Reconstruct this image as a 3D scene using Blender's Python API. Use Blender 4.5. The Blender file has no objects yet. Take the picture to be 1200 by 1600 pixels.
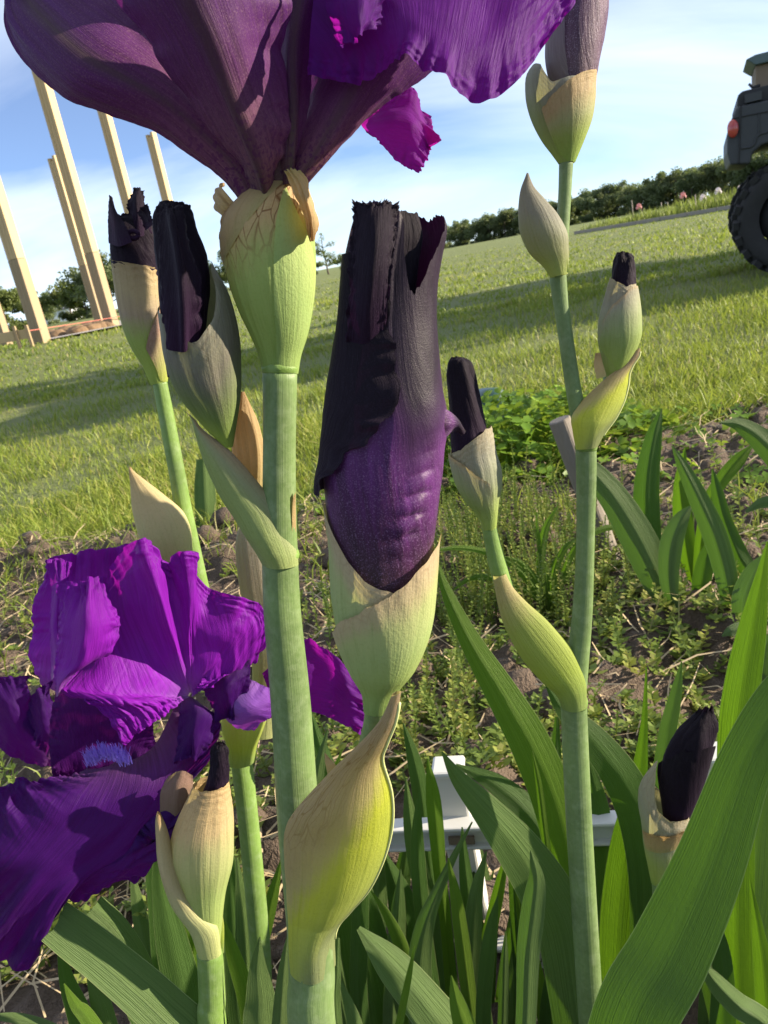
import bpy, math, random
import numpy as np
from mathutils import Vector, Matrix
from mathutils.bvhtree import BVHTree

random.seed(7); RNG = np.random.default_rng(11)
scene = bpy.context.scene
COL = scene.collection

# ------------------------------------------------------------------ camera
W0, H0, F0 = 1200.0, 1600.0, 1202.0          # photograph pixels, focal length in pixels
CAM_H, PITCH, ROLL = 0.58, math.radians(18.0), math.radians(10.8)
_f = np.array([0, math.cos(PITCH), -math.sin(PITCH)])
_r0 = np.array([1.0, 0, 0]); _u0 = np.array([0, math.sin(PITCH), math.cos(PITCH)])
_r = math.cos(ROLL) * _r0 - math.sin(ROLL) * _u0
_u = math.sin(ROLL) * _r0 + math.cos(ROLL) * _u0
CAM = np.array([0.0, 0.0, CAM_H])
cam_d = bpy.data.cameras.new('camera'); cam = bpy.data.objects.new('camera', cam_d); COL.objects.link(cam)
cam.matrix_world = Matrix(((_r[0], _u[0], -_f[0], 0), (_r[1], _u[1], -_f[1], 0), (_r[2], _u[2], -_f[2], CAM_H), (0, 0, 0, 1)))
cam_d.sensor_fit = 'VERTICAL'; cam_d.sensor_height = 36.0; cam_d.lens = 36.0 * F0 / H0
cam_d.clip_start = 0.02; cam_d.clip_end = 3000
cam_d.dof.use_dof = True; cam_d.dof.focus_distance = 0.335; cam_d.dof.aperture_fstop = 38.0
scene.camera = cam

# ------------------------------------------------------------------ sky, sun, exposure
SUN_EL, SUN_AZ = math.radians(18.0), math.radians(92.0)   # azimuth clockwise from +Y (camera forward): sun to the right
world = bpy.data.worlds.new('World'); scene.world = world; world.use_nodes = True
wt = world.node_tree; wt.nodes.clear()
def wn(t): return wt.nodes.new(t)
sky = wn('ShaderNodeTexSky'); sky.sky_type = 'NISHITA'; sky.sun_disc = False
sky.sun_elevation = SUN_EL; sky.sun_rotation = SUN_AZ; sky.altitude = 100; sky.air_density = 0.6; sky.dust_density = 0.0; sky.ozone_density = 2.2
tc = wn('ShaderNodeTexCoord'); sx = wn('ShaderNodeSeparateXYZ'); wt.links.new(tc.outputs['Generated'], sx.inputs[0])
addz = wn('ShaderNodeMath'); addz.operation = 'ADD'; addz.inputs[1].default_value = 0.28; wt.links.new(sx.outputs[2], addz.inputs[0])
mz = wn('ShaderNodeMath'); mz.operation = 'MAXIMUM'; mz.inputs[1].default_value = 0.05; wt.links.new(addz.outputs[0], mz.inputs[0])
dx = wn('ShaderNodeMath'); dx.operation = 'DIVIDE'; wt.links.new(sx.outputs[0], dx.inputs[0]); wt.links.new(mz.outputs[0], dx.inputs[1])
dy = wn('ShaderNodeMath'); dy.operation = 'DIVIDE'; wt.links.new(sx.outputs[1], dy.inputs[0]); wt.links.new(mz.outputs[0], dy.inputs[1])
cb = wn('ShaderNodeCombineXYZ'); wt.links.new(dx.outputs[0], cb.inputs[0]); wt.links.new(dy.outputs[0], cb.inputs[1])
mp = wn('ShaderNodeMapping'); mp.inputs['Rotation'].default_value = (0, 0, 0.75); mp.inputs['Scale'].default_value = (0.62, 1.0, 1)
mp.inputs['Location'].default_value = (7.7, -2.0, 0)
wt.links.new(cb.outputs[0], mp.inputs[0])
cn = wn('ShaderNodeTexNoise'); cn.inputs['Scale'].default_value = 0.75; cn.inputs['Detail'].default_value = 8; cn.inputs['Roughness'].default_value = 0.52
cn.inputs['Distortion'].default_value = 0.5
wt.links.new(mp.outputs[0], cn.inputs['Vector'])
cr_ = wn('ShaderNodeValToRGB'); cr_.color_ramp.elements[0].position = 0.39; cr_.color_ramp.elements[1].position = 0.76
cr_.color_ramp.elements[0].color = (0.10, 0.10, 0.10, 1); cr_.color_ramp.elements[1].color = (0.9, 0.9, 0.9, 1)
wt.links.new(cn.outputs['Fac'], cr_.inputs[0])
mixc = wn('ShaderNodeMix'); mixc.data_type = 'RGBA'
wt.links.new(cr_.outputs[0], mixc.inputs[0]); tint = wn('ShaderNodeMix'); tint.data_type = 'RGBA'; tint.blend_type = 'MULTIPLY'; tint.inputs[0].default_value = 1.0; tint.inputs[7].default_value = (0.86, 1.02, 1.22, 1); wt.links.new(sky.outputs[0], tint.inputs[6]); wt.links.new(tint.outputs[2], mixc.inputs[6]); mixc.inputs[7].default_value = (9.0, 9.6, 10.4, 1)
bg = wn('ShaderNodeBackground'); bg.inputs[1].default_value = 0.060
wo = wn('ShaderNodeOutputWorld'); wt.links.new(mixc.outputs[2], bg.inputs[0]); wt.links.new(bg.outputs[0], wo.inputs[0])

sun_d = bpy.data.lights.new('sun', 'SUN'); sun_d.energy = 5.0; sun_d.angle = math.radians(0.5); sun_d.color = (1.0, 0.86, 0.66)
sun = bpy.data.objects.new('sun', sun_d); COL.objects.link(sun); sun.location = (6, 0, 5)
SUNV = Vector((math.sin(SUN_AZ) * math.cos(SUN_EL), math.cos(SUN_AZ) * math.cos(SUN_EL), math.sin(SUN_EL)))
sun.rotation_euler = SUNV.to_track_quat('Z', 'Y').to_euler()
vs = scene.view_settings; vs.view_transform = 'Standard'; vs.look = 'None'; vs.exposure = 1.46; vs.gamma = 1.0; vs.use_curve_mapping = False
scene.cycles.use_denoising = True
scene.cycles.max_bounces = 10; scene.cycles.diffuse_bounces = 5; scene.cycles.transmission_bounces = 6; scene.cycles.transparent_max_bounces = 12

# ------------------------------------------------------------------ pixels to places
def ray(px, py):
    return _r * ((px - W0 / 2) / F0) + _u * ((H0 / 2 - py) / F0) + _f
def PX(px, py, Y, lean=0.12):
    """the point of pixel (px,py) on a plant that stands Y metres in front of the camera"""
    d = ray(px, py); s = Y / (d[1] - lean * d[2]); return CAM + d * s
def depth(p): return float(np.dot(np.asarray(p) - CAM, _f))
def sm(a, b, x):
    t = np.clip((np.asarray(x, float) - a) / (b - a), 0, 1); return t * t * (3 - 2 * t)
def terrain(x, y):
    return 0.30 * sm(5.5, 12.0, y) * sm(0.3, 4.0, -np.asarray(x, float)) * (1 - sm(22, 60, y))
def G(px, py):
    d = ray(px, py); s = -CAM_H / d[2]
    for _ in range(8):
        p = CAM + d * s; s = (float(terrain(p[0], p[1])) - CAM_H) / d[2]
    return CAM + d * s

# ------------------------------------------------------------------ scene objects
def empty(name, loc, label=None, cat=None, group=None):
    o = bpy.data.objects.new(name, None); COL.objects.link(o); o.location = Vector([float(c) for c in loc]); o.empty_display_size = 0.02
    return tag(o, label, cat, group)
def tag(o, label=None, cat=None, group=None, kind=None):
    if label: o['label'] = label
    if cat: o['category'] = cat
    if group: o['group'] = group
    if kind: o['kind'] = kind
    return o
def mk(name, V, Fc, mat, parent=None, uv=None, smooth=True, attr=None):
    V = np.asarray(V, float).reshape(-1, 3)
    if parent is not None:
        off = np.array(parent.location); q = parent.parent
        while q is not None: off = off + np.array(q.location); q = q.parent
        V = V - off
    me = bpy.data.meshes.new(name)
    Fc = np.asarray(Fc, np.int32) if not isinstance(Fc, list) else Fc
    if isinstance(Fc, np.ndarray):
        nf, k = Fc.shape
        me.vertices.add(len(V)); me.vertices.foreach_set('co', V.astype(np.float32).ravel())
        me.loops.add(nf * k); me.loops.foreach_set('vertex_index', Fc.ravel())
        me.polygons.add(nf); me.polygons.foreach_set('loop_start', np.arange(nf, dtype=np.int32) * k)
        me.update(calc_edges=True)
    else:
        me.from_pydata([tuple(v) for v in V], [], Fc)
    if uv is not None:
        ul = me.uv_layers.new(name='UVMap'); li = np.empty(len(me.loops), np.int32); me.loops.foreach_get('vertex_index', li)
        ul.data.foreach_set('uv', np.asarray(uv, np.float32)[li].ravel())
    if smooth: me.polygons.foreach_set('use_smooth', np.ones(len(me.polygons), bool))
    if mat is not None: me.materials.append(mat)
    o = bpy.data.objects.new(name, me); COL.objects.link(o)
    if parent is not None: o.parent = parent
    return o
def gridfaces(nr, nc, closed=False):
    i = np.arange(nr - 1)[:, None]; m = nc if closed else nc - 1; j = np.arange(m)[None, :]; j2 = (j + 1) % nc
    return np.stack([i * nc + j, i * nc + j2, (i + 1) * nc + j2, (i + 1) * nc + j], -1).reshape(-1, 4)
def box(c, s, rot=None):
    """centre, full size -> verts, faces"""
    v = np.array([[x, y, z] for x in (-.5, .5) for y in (-.5, .5) for z in (-.5, .5)]) * np.asarray(s, float)
    if rot is not None: v = v @ np.array(rot).T
    return v + np.asarray(c, float), [(0, 1, 3, 2), (4, 6, 7, 5), (0, 4, 5, 1), (2, 3, 7, 6), (0, 2, 6, 4), (1, 5, 7, 3)]
def join(parts):
    V = []; Fs = []; n = 0
    for v, f in parts:
        V.append(np.asarray(v, float)); Fs += [tuple(int(i) + n for i in q) for q in f]; n += len(v)
    return np.vstack(V), Fs
def bevel(o, w, seg=2):
    m = o.modifiers.new('bevel', 'BEVEL'); m.width = w; m.segments = seg; m.limit_method = 'ANGLE'; return o
def cr(P, n):
    """Catmull-Rom through the rows of P, n samples"""
    P = np.asarray(P, float); k = len(P)
    if k == 1: return np.repeat(P, n, 0)
    Q = np.concatenate([[2 * P[0] - P[1]], P, [2 * P[-1] - P[-2]]]); t = np.linspace(0, k - 1, n); i = np.minimum(t.astype(int), k - 2); u = (t - i)
    u = u.reshape((-1,) + (1,) * (P.ndim - 1)); a, b, c, d = Q[i], Q[i + 1], Q[i + 2], Q[i + 3]
    return 0.5 * (2 * b + (c - a) * u + (2 * a - 5 * b + 4 * c - d) * u * u + (3 * b - a - 3 * c + d) * u ** 3)
def vnoise(p, seed=0, octaves=3):
    """smooth value noise on (...,k<=3) points, about -1..1"""
    p = np.asarray(p, float); out = np.zeros(p.shape[:-1]); amp = 1.0; tot = 0
    for o in range(octaves):
        q = p * (2 ** o) + 17.3 * o + seed * 3.71; i = np.floor(q).astype(np.int64); f = q - i; f = f * f * (3 - 2 * f); k = p.shape[-1]; acc = 0
        for c in range(2 ** k):
            w = 1.0; h = np.full(p.shape[:-1], seed * 374761393 + o * 668265263, np.int64)
            for d in range(k):
                b = (c >> d) & 1; w = w * (f[..., d] if b else 1 - f[..., d]); h = (h ^ ((i[..., d] + b) * (73856093, 19349663, 83492791)[d])) * 1274126177 & 0x7fffffff
            h = (h ^ (h >> 13)) * 1103515245 & 0x7fffffff
            acc = acc + w * ((h >> 8 & 0xffff) / 32767.5 - 1)
        out += amp * acc; tot += amp; amp *= 0.5
    return out / tot
def nrm(v): return v / np.maximum(np.linalg.norm(v, axis=-1, keepdims=True), 1e-12)

# ------------------------------------------------------------------ material nodes
class N:
    def __init__(s, name):
        s.m = bpy.data.materials.new(name); s.m.use_nodes = True; s.t = s.m.node_tree; s.t.nodes.clear()
        s.out = s.t.nodes.new('ShaderNodeOutputMaterial')
    def put(s, sock, v):
        if v is None: return
        if isinstance(v, bpy.types.NodeSocket): s.t.links.new(v, sock)
        elif isinstance(v, (tuple, list)) and sock.type == 'RGBA' and len(v) == 3: sock.default_value = (*v, 1)
        else: sock.default_value = v
    def n(s, t, **kw):
        nd = s.t.nodes.new('ShaderNode' + t)
        for k, v in kw.items():
            if k in nd.inputs: s.put(nd.inputs[k], v)
            elif k[0] == 'i' and k[1:].isdigit(): s.put(nd.inputs[int(k[1:])], v)
            else: setattr(nd, k, v)
        return nd
    def math(s, op, a, b=None, c=None):
        nd = s.n('Math', operation=op); s.put(nd.inputs[0], a); s.put(nd.inputs[1], b)
        if c is not None: s.put(nd.inputs[2], c)
        return nd.outputs[0]
    def mix(s, f, a, b, blend='MIX'):
        nd = s.n('Mix', data_type='RGBA', blend_type=blend); s.put(nd.inputs[0], f); s.put(nd.inputs[6], a); s.put(nd.inputs[7], b); return nd.outputs[2]
    def ramp(s, f, stops, interp='LINEAR'):
        nd = s.n('ValToRGB'); r = nd.color_ramp; r.interpolation = interp
        while len(r.elements) < len(stops): r.elements.new(0.5)
        for e, (p, c) in zip(r.elements, stops):
            e.position = p; e.color = (*c, 1) if isinstance(c, (tuple, list)) else (c, c, c, 1)
        s.put(nd.inputs[0], f); return nd.outputs[0]
    def uv(s):
        u = s.n('UVMap'); x = s.n('SeparateXYZ'); s.t.links.new(u.outputs[0], x.inputs[0]); return x.outputs[0], x.outputs[1]
    def vec(s, x, y, z=0.0):
        c = s.n('CombineXYZ'); s.put(c.inputs[0], x); s.put(c.inputs[1], y); s.put(c.inputs[2], z); return c.outputs[0]
    def noise(s, vec, scale, detail=4, rough=0.55, dist=0.0):
        return s.n('TexNoise', Vector=vec, Scale=scale, Detail=detail, Roughness=rough, Distortion=dist).outputs['Fac']
    def obj(s): return s.n('TexCoord').outputs['Object']
    def gen(s): return s.n('NewGeometry').outputs['Position']
    def bump(s, h, strength, dist, normal=None):
        b = s.n('Bump', Strength=strength, Distance=dist, Height=h); s.put(b.inputs['Normal'], normal); return b.outputs[0]
    def bsdf(s, col, rough=0.5, normal=None, **kw):
        b = s.n('BsdfPrincipled'); s.put(b.inputs['Base Color'], col); s.put(b.inputs['Roughness'], rough); s.put(b.inputs['Normal'], normal)
        for k, v in kw.items(): s.put(b.inputs[k.replace('_', ' ')], v)
        return b.outputs[0]
    def transl(s, sh, col, fac, normal=None):
        t = s.n('BsdfTranslucent'); s.put(t.inputs[0], col); s.put(t.inputs[1], normal)
        m = s.n('MixShader'); s.put(m.inputs[0], fac); s.t.links.new(sh, m.inputs[1]); s.t.links.new(t.outputs[0], m.inputs[2]); return m.outputs[0]
    def end(s, sh): s.t.links.new(sh, s.out.inputs[0]); return s.m

def plain(name, col, rough=0.6, var=0.25, scale=30, bump=0.2, dist=0.003, metal=0.0):
    k = N(name); p = k.obj(); n1 = k.noise(p, scale, 5); n2 = k.noise(p, scale * 0.17, 3)
    c = k.mix(k.math('MULTIPLY', n1, 1.0), tuple(x * (1 - var) for x in col), tuple(min(1, x * (1 + var)) for x in col))
    c = k.mix(k.math('MULTIPLY', n2, 0.5), c, tuple(x * (1 - var * 1.2) for x in col))
    return k.end(k.bsdf(c, rough, k.bump(n1, bump, dist), Metallic=metal))

# ================================================================== SETTING
# ---- soil edge: where the flower bed ends and the lawn begins (from the photograph, on the ground)
_edge = np.array([G(*p)[:2] for p in ((0, 880), (120, 862), (300, 830), (480, 822), (690, 765), (860, 752), (1040, 690), (1200, 640))])
def bed_edge(x):
    x = np.asarray(x, float)
    e = np.interp(x, _edge[:, 0], _edge[:, 1]); return e + 0.07 * vnoise(np.stack([x * 4.0, x * 0 + 2.2], -1), 3, 3)

def mat_ground():
    k = N('lawn_ground'); p = k.gen(); n1 = k.noise(p, 0.6, 5, 0.6); n2 = k.noise(p, 9.0, 4, 0.7); n3 = k.noise(p, 60, 3, 0.6)
    c = k.ramp(n1, [(0.3, (0.10, 0.145, 0.026)), (0.5, (0.17, 0.215, 0.04)), (0.7, (0.23, 0.25, 0.06))])
    c = k.mix(k.math('MULTIPLY', n2, 0.55), c, (0.055, 0.08, 0.018)); c = k.mix(k.math('MULTIPLY', n3, 0.4), c, (0.15, 0.15, 0.06))
    h = k.math('ADD', n2, n3)
    return k.end(k.bsdf(c, 0.85, k.bump(h, 0.9, 0.05)))
def mat_soil():
    k = N('soil'); p = k.gen(); n1 = k.noise(p, 7, 5, 0.6); n2 = k.noise(p, 60, 5, 0.65); n3 = k.noise(p, 260, 3, 0.6)
    c = k.ramp(n1, [(0.3, (0.042, 0.028, 0.020)), (0.55, (0.078, 0.054, 0.037)), (0.75, (0.135, 0.098, 0.070))])
    c = k.mix(k.math('MULTIPLY', n2, 0.6), c, (0.06, 0.04, 0.028)); c = k.mix(k.math('MULTIPLY', n3, 0.35), c, (0.26, 0.2, 0.15))
    return k.end(k.bsdf(c, 0.95, k.bump(k.math('ADD', n2, n3), 1.0, 0.006)))
M_GROUND, M_SOIL = mat_ground(), mat_soil()

# ground: one polar sheet to the horizon
rr = np.concatenate([[0.0], np.geomspace(0.3, 2000, 150)]); aa = np.linspace(0, 2 * np.pi, 181)[:-1]
R_, A_ = np.meshgrid(rr, aa, indexing='ij'); gx, gy = R_ * np.sin(A_), R_ * np.cos(A_)
gz = terrain(gx, gy) + 0.012 * vnoise(np.stack([gx, gy], -1) * 0.8, 5, 3) * sm(1.5, 4, R_) * (1 - sm(40, 100, R_)) - 0.012
tag(mk('ground', np.stack([gx, gy, gz], -1), gridfaces(len(rr), 180, True), M_GROUND), kind='structure')

# soil of the flower bed: displaced clods
nx, ny = 330, 300
xs = np.linspace(-1.7, 2.5, nx); vv = np.linspace(0, 1, ny); X_, V_ = np.meshgrid(xs, vv, indexing='ij')
Y_ = -0.25 + (bed_edge(X_) + 0.12 + 0.25) * V_
q = np.stack([X_, Y_], -1)
Z_ = 0.018 + 0.034 * vnoise(q * 6, 1, 4) + 0.060 * np.maximum(0, vnoise(q * 13, 2, 3)) ** 1.2 + 0.018 * np.abs(vnoise(q * 45, 4, 2))
Z_ += 0.02 * np.exp(-((Y_ - bed_edge(X_) + 0.12) / 0.12) ** 2); Z_ -= 0.10 * sm(0.93, 1.0, V_)
tag(mk('soil_bed', np.stack([X_, Y_, Z_], -1), gridfaces(nx, ny), M_SOIL), kind='structure')
_soilbvh = BVHTree.FromPolygons([tuple(v) for v in np.stack([X_, Y_, Z_], -1).reshape(-1, 3)], gridfaces(nx, ny).tolist())
def soil_z(x, y):
    h = _soilbvh.ray_cast(Vector((float(x), float(y), 1)), Vector((0, 0, -1)))[0]
    return h[2] if h is not None else float(terrain(x, y))

# ---- grass
def mat_grass(name, a, b, c3, tr=0.42):
    k = N(name); u, v = k.uv()
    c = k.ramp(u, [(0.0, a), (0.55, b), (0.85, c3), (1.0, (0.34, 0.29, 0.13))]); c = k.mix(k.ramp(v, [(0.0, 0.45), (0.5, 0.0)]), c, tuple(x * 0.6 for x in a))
    s = k.bsdf(c, 0.5, Specular_IOR_Level=0.35)
    return k.end(k.transl(s, k.mix(0.5, c, (0.30, 0.36, 0.04)), tr))
M_GRASS = mat_grass('lawn_grass', (0.10, 0.165, 0.022), (0.22, 0.285, 0.040), (0.37, 0.37, 0.085))
def blades(P, h, w, lean, ua):
    """P (n,3) roots; curved 3-segment blades -> verts, quads(tri padded), uv"""
    n = len(P); az = RNG.uniform(0, 2 * np.pi, n); wd = np.stack([np.cos(az), np.sin(az), 0 * az], -1)
    la = RNG.uniform(0, 2 * np.pi, n); ld = np.stack([np.cos(la), np.sin(la), 0 * la], -1); up = np.array([0, 0, 1.0])
    rows = []; uvs = []
    for t, ww in ((0, 1.0), (0.45, 0.9), (0.8, 0.55), (1.0, 0.06)):
        c = P + up * (h * (t - 0.25 * lean * t * t))[:, None] + ld * (h * lean * t * t)[:, None]
        rows += [c - wd * (w * ww / 2)[:, None], c + wd * (w * ww / 2)[:, None]]; uvs += [np.stack([ua, 0 * ua + t], -1)] * 2
    V = np.stack(rows, 1); U = np.stack(uvs, 1); b = np.arange(n)[:, None] * 8
    Fc = np.concatenate([b + np.array([[0, 1, 3, 2]]), b + np.array([[2, 3, 5, 4]]), b + np.array([[4, 5, 7, 6]])], 0)
    return V.reshape(-1, 3), Fc, U.reshape(-1, 2)
def lawn(n, y0, y1, h0, w0, wk):
    iy = RNG.uniform(1 / y1, 1 / y0, n); y = 1 / iy; x = RNG.uniform(-1, 1, n) * (0.80 * y + 0.6)
    keep = y > bed_edge(x) + RNG.normal(0, 0.05, n); x, y = x[keep], y[keep]; q = np.stack([x, y], -1)
    cl = vnoise(q * 2.2, 8, 3); big = vnoise(q * 0.7, 9, 2); k = RNG.uniform(-0.75, 1, len(x)) < cl + 0.35; x, y, cl, big, q = x[k], y[k], cl[k], big[k], q[k]
    h = h0 * (0.72 + 0.75 * cl + 0.30 * big + RNG.uniform(-0.25, 0.35, len(x))) * (1 + 0.5 * (RNG.random(len(x)) < 0.015)); h = np.maximum(h, 0.02)
    w = (w0 + wk * y) * RNG.uniform(0.7, 1.3, len(x))
    ua = np.clip(0.42 + 0.28 * big + 0.22 * RNG.normal(0, 1, len(x)) * 0.8, 0, 0.97); ua[RNG.random(len(x)) < 0.05] = 1.0
    return blades(np.stack([x, y, terrain(x, y) - 0.012], -1), h, w, RNG.uniform(0.15, 1.0, len(x)), ua)
v1, f1, u1 = lawn(150000, 1.5, 6.5, 0.058, 0.0022, 0.0006)
v2, f2, u2 = lawn(70000, 6.0, 42, 0.055, 0.004, 0.0011)
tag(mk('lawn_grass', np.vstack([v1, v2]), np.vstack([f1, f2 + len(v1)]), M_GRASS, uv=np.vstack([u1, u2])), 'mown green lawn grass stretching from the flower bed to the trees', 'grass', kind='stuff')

# ---- far trees
def mat_leafcard(name, a, b, tr=0.35):
    k = N(name); u, v = k.uv(); r = k.n('ObjectInfo').outputs['Random']
    c = k.mix(u, a, b); c = k.mix(k.math('MULTIPLY', r, 0.5), c, (a[0] * 1.5, a[1] * 1.15, a[2] * 1.1))
    return k.end(k.transl(k.bsdf(c, 0.6), k.mix(0.4, c, (0.22, 0.30, 0.04)), tr))
M_TREE = mat_leafcard('tree_leaves', (0.085, 0.12, 0.052), (0.16, 0.20, 0.08))  # lightened green puts the distant haze into the leaf colour
M_TREE2 = mat_leafcard('pale_tree_leaves', (0.075, 0.105, 0.028), (0.14, 0.18, 0.045))
M_BARK = plain('bark', (0.10, 0.08, 0.06), 0.9, 0.4, 12, 0.6, 0.02)
def tube(P, r, nseg=8):
    P = np.asarray(P, float); T = nrm(np.gradient(P, axis=0)); ref = np.array([0.3, 0.9, 0.1]); a = nrm(np.cross(T, ref)); b = np.cross(T, a)
    th = np.linspace(0, 2 * np.pi, nseg, endpoint=False); r = np.asarray(r, float)[:, None, None]
    V = P[:, None] + r * (a[:, None] * np.cos(th)[None, :, None] + b[:, None] * np.sin(th)[None, :, None])
    return V.reshape(-1, 3), [tuple(q) for q in gridfaces(len(P), nseg, True)] + [tuple(range(nseg))[::-1], tuple(range((len(P) - 1) * nseg, len(P) * nseg))]
def tree_mesh(seed, h, cr_w, nleaf, ls, low=0.12, gap=0.35):
    g = np.random.default_rng(seed); parts = []; tips = []
    base = np.array([[0, 0, -0.1], [g.normal(0, .02) * h, g.normal(0, .02) * h, h * .3], [g.normal(0, .03) * h, g.normal(0, .03) * h, h * .62], [0, 0, h * .92]]); P = cr(base, 10)
    parts.append(tube(P, np.linspace(h * .024, h * .004, 10), 7))
    for i in range(14):
        t = g.uniform(low + .06, .85); p = P[int(t * 9)]; az = g.uniform(0, 6.28); L = cr_w * g.uniform(.55, 1.0) * (1.05 - 0.6 * abs(t - 0.45)); up = g.uniform(.1, .7)
        e = p + np.array([math.cos(az) * L, math.sin(az) * L, up * L]); m = (p + e) / 2 + g.normal(0, .05, 3) * L
        parts.append(tube(cr([p, m, e], 6), np.linspace(h * .009, h * .002, 6), 5)); tips += [e, m, (m + e) / 2]
    tips += [P[-1], P[-2]]; tips = np.array(tips); nb = len(tips)
    c = tips[g.integers(0, nb, nleaf)]; rad = cr_w * g.uniform(.18, .42, nb)
    idx = g.integers(0, nb, nleaf); d = nrm(g.normal(0, 1, (nleaf, 3))) * (g.random(nleaf) ** gap)[:, None] * rad[idx][:, None]; d[:, 2] *= .75
    c = tips[idx] + d; c = c[c[:, 2] > h * low]; n = len(c); s = ls * g.uniform(.5, 1.3, n)
    a = nrm(g.normal(0, 1, (n, 3))); b = nrm(np.cross(a, g.normal(0, 1, (n, 3))))
    V = np.stack([c - a * s[:, None], c - b * (s * .6)[:, None], c + a * s[:, None], c + b * (s * .6)[:, None]], 1).reshape(-1, 3)
    shade = vnoise(c * (3.0 / cr_w), seed, 2) * .5 + .5 + g.normal(0, .15, n)
    return join(parts), (V, np.arange(n * 4).reshape(-1, 4), np.repeat(np.stack([np.clip(shade, 0, 1), shade], -1), 4, 0))
def make_tree(name, mesh, mat, loc, label, group, scale=1.0, rz=0.0, src=None):
    t = empty(name, loc, label, 'tree', group); t.rotation_euler = (0, 0, rz); t.scale = (scale,) * 3
    if src is None:
        for nm, vf, m, uv in (('trunk', mesh[0], M_BARK, None), ('crown', mesh[1], mat, mesh[1][2])):
            o = mk(nm, vf[0], vf[1], m, None, uv); o.parent = t
    else:
        for ch in src.children:
            c = ch.copy(); COL.objects.link(c); c.parent = t
            if ch.name.startswith('crown') and mat is not None and ch.data.materials[0] is not mat:
                c.material_slots[0].link = 'OBJECT'; c.material_slots[0].material = mat
    return t
tm = [tree_mesh(31 + i, 8.0, 3.9 + .4 * i, 6500, 0.26, 0.0, 0.45) for i in range(3)] + [tree_mesh(50, 8.0, 2.6, 1500, 0.15, 0.2, 0.6)]
protos = {}
def put_tree(px, py, Y, hpx, kind, mat, label, group, name='broadleaf_tree'):
    d = ray(px, py); p = CAM + d * (Y / d[1]); p[2] = float(terrain(p[0], p[1])) - 0.05; sc_ = hpx * depth(p) / F0 / 8.0
    t = make_tree(name, tm[kind], mat, p, label, group, sc_, random.uniform(0, 6.28), protos.get(kind))
    protos.setdefault(kind, t)
# wood along the far edge of the field, right: a row that runs away to the left
for i, x in enumerate(np.linspace(656, 1300, 60)):
    t = (x - 672) / 618; Y = 190 - 95 * t; hz = 404 - 0.1908 * (x - 600)
    put_tree(x + random.uniform(-6, 6), hz, Y * random.uniform(.97, 1.05), (33 + 27 * t) * random.uniform(.85, 1.12), i % 3, M_TREE,
             'dark green tree in the unbroken row along the far edge of the field', 'trees along the far field edge')
for (x, Y, h, kd, lab) in ((14, 100, 72, 0, 'bushy green tree left of the tallest nearby post, beyond the building site'), (48, 112, 66, 1, 'bushy green tree standing left of the grey roofed house'),
                           (82, 150, 48, 2, 'dark green tree rising behind the grey roofed house'), (112, 125, 62, 1, 'bright green bushy tree at the right end of the grey roofed house'),
                           (138, 118, 74, 0, 'green tree seen between the post pair and the house'), (178, 112, 92, 2, 'tall green tree beyond the pair of posts'),
                           (232, 120, 78, 1, 'green tree beyond the posts, behind the black iris bud'), (300, 130, 70, 0, 'green tree behind the dark purple iris buds'), (360, 135, 60, 2, 'green tree behind the pale green flower sheath'),
                           (-30, 105, 70, 2, 'green tree past the left end of the timber board')):
    put_tree(x, 404 - 0.1908 * (x - 600), Y, h, kd, M_TREE2 if kd != 2 else M_TREE, lab, 'trees beyond the building site')
for (bx, by, hh, lab) in ((10.5, 6.3, 4.6, 'unseen bushy tree added out of view to throw shade across the lawn'),):  # unseen tree, added out of view to cast the lawn's broad shade band
    make_tree('added_shade_tree', tm[1], M_TREE, (bx, by, -.05), lab, None, hh / 8.0, bx, protos[1])
put_tree(512, 421, 80, 66, 3, M_TREE2, 'thin sparse pale tree standing alone at the lawn horizon', None, 'sparse_tree')
for x, h in ((470, 30), (492, 26), (534, 24)):
    put_tree(x, 404 - 0.1908 * (x - 600), 120, h, 1, M_TREE, 'low dark bush on the horizon near the sparse pale tree', 'bushes on the horizon', 'round_bush')

# ---- house far behind the posts
def mat_siding():
    k = N('white_siding'); p = k.obj(); z = k.n('SeparateXYZ'); k.t.links.new(p, z.inputs[0]); w = k.math('FRACT', k.math('MULTIPLY', z.outputs[2], 6.0))
    return k.end(k.bsdf(k.mix(k.noise(p, 2, 3), (0.62, 0.66, 0.72), (0.74, 0.77, 0.80)), 0.7, k.bump(w, 0.4, 0.02)))
M_SIDING = mat_siding(); M_ROOF = plain('grey_shingles', (0.20, 0.21, 0.24), 0.9, 0.2, 3, 0.4, 0.02)
M_DARKGLASS = plain('window_glass', (0.03, 0.035, 0.045), 0.12, 0.1, 3, 0.0)
M_REDPAINT = plain('red_plastic', (0.5, 0.06, 0.05), 0.5, 0.1, 10, 0.1)
d = ray(98, 512); hp = CAM + d * (185 / d[1]); hp[2] = float(terrain(hp[0], hp[1])) - 0.1
house = empty('house', hp, 'low white house with grey pitched roof beyond the posts', 'house')
hw, hd, hh = 4.1, 6.0, 2.7
wl = mk('wall', *box(hp + (0, 0, hh / 2), (2 * hw, hd, hh)), M_SIDING, house, smooth=False)
rv = np.array([[-hw - .4, -hd / 2 - .5, hh - .1], [hw + .4, -hd / 2 - .5, hh - .1], [hw + .4, 0, hh + 2.0], [-hw - .4, 0, hh + 2.0], [-hw - .4, hd / 2 + .5, hh - .1], [hw + .4, hd / 2 + .5, hh - .1]]) + hp
rv2 = np.vstack([rv, rv + (0, 0, .18)])
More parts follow.
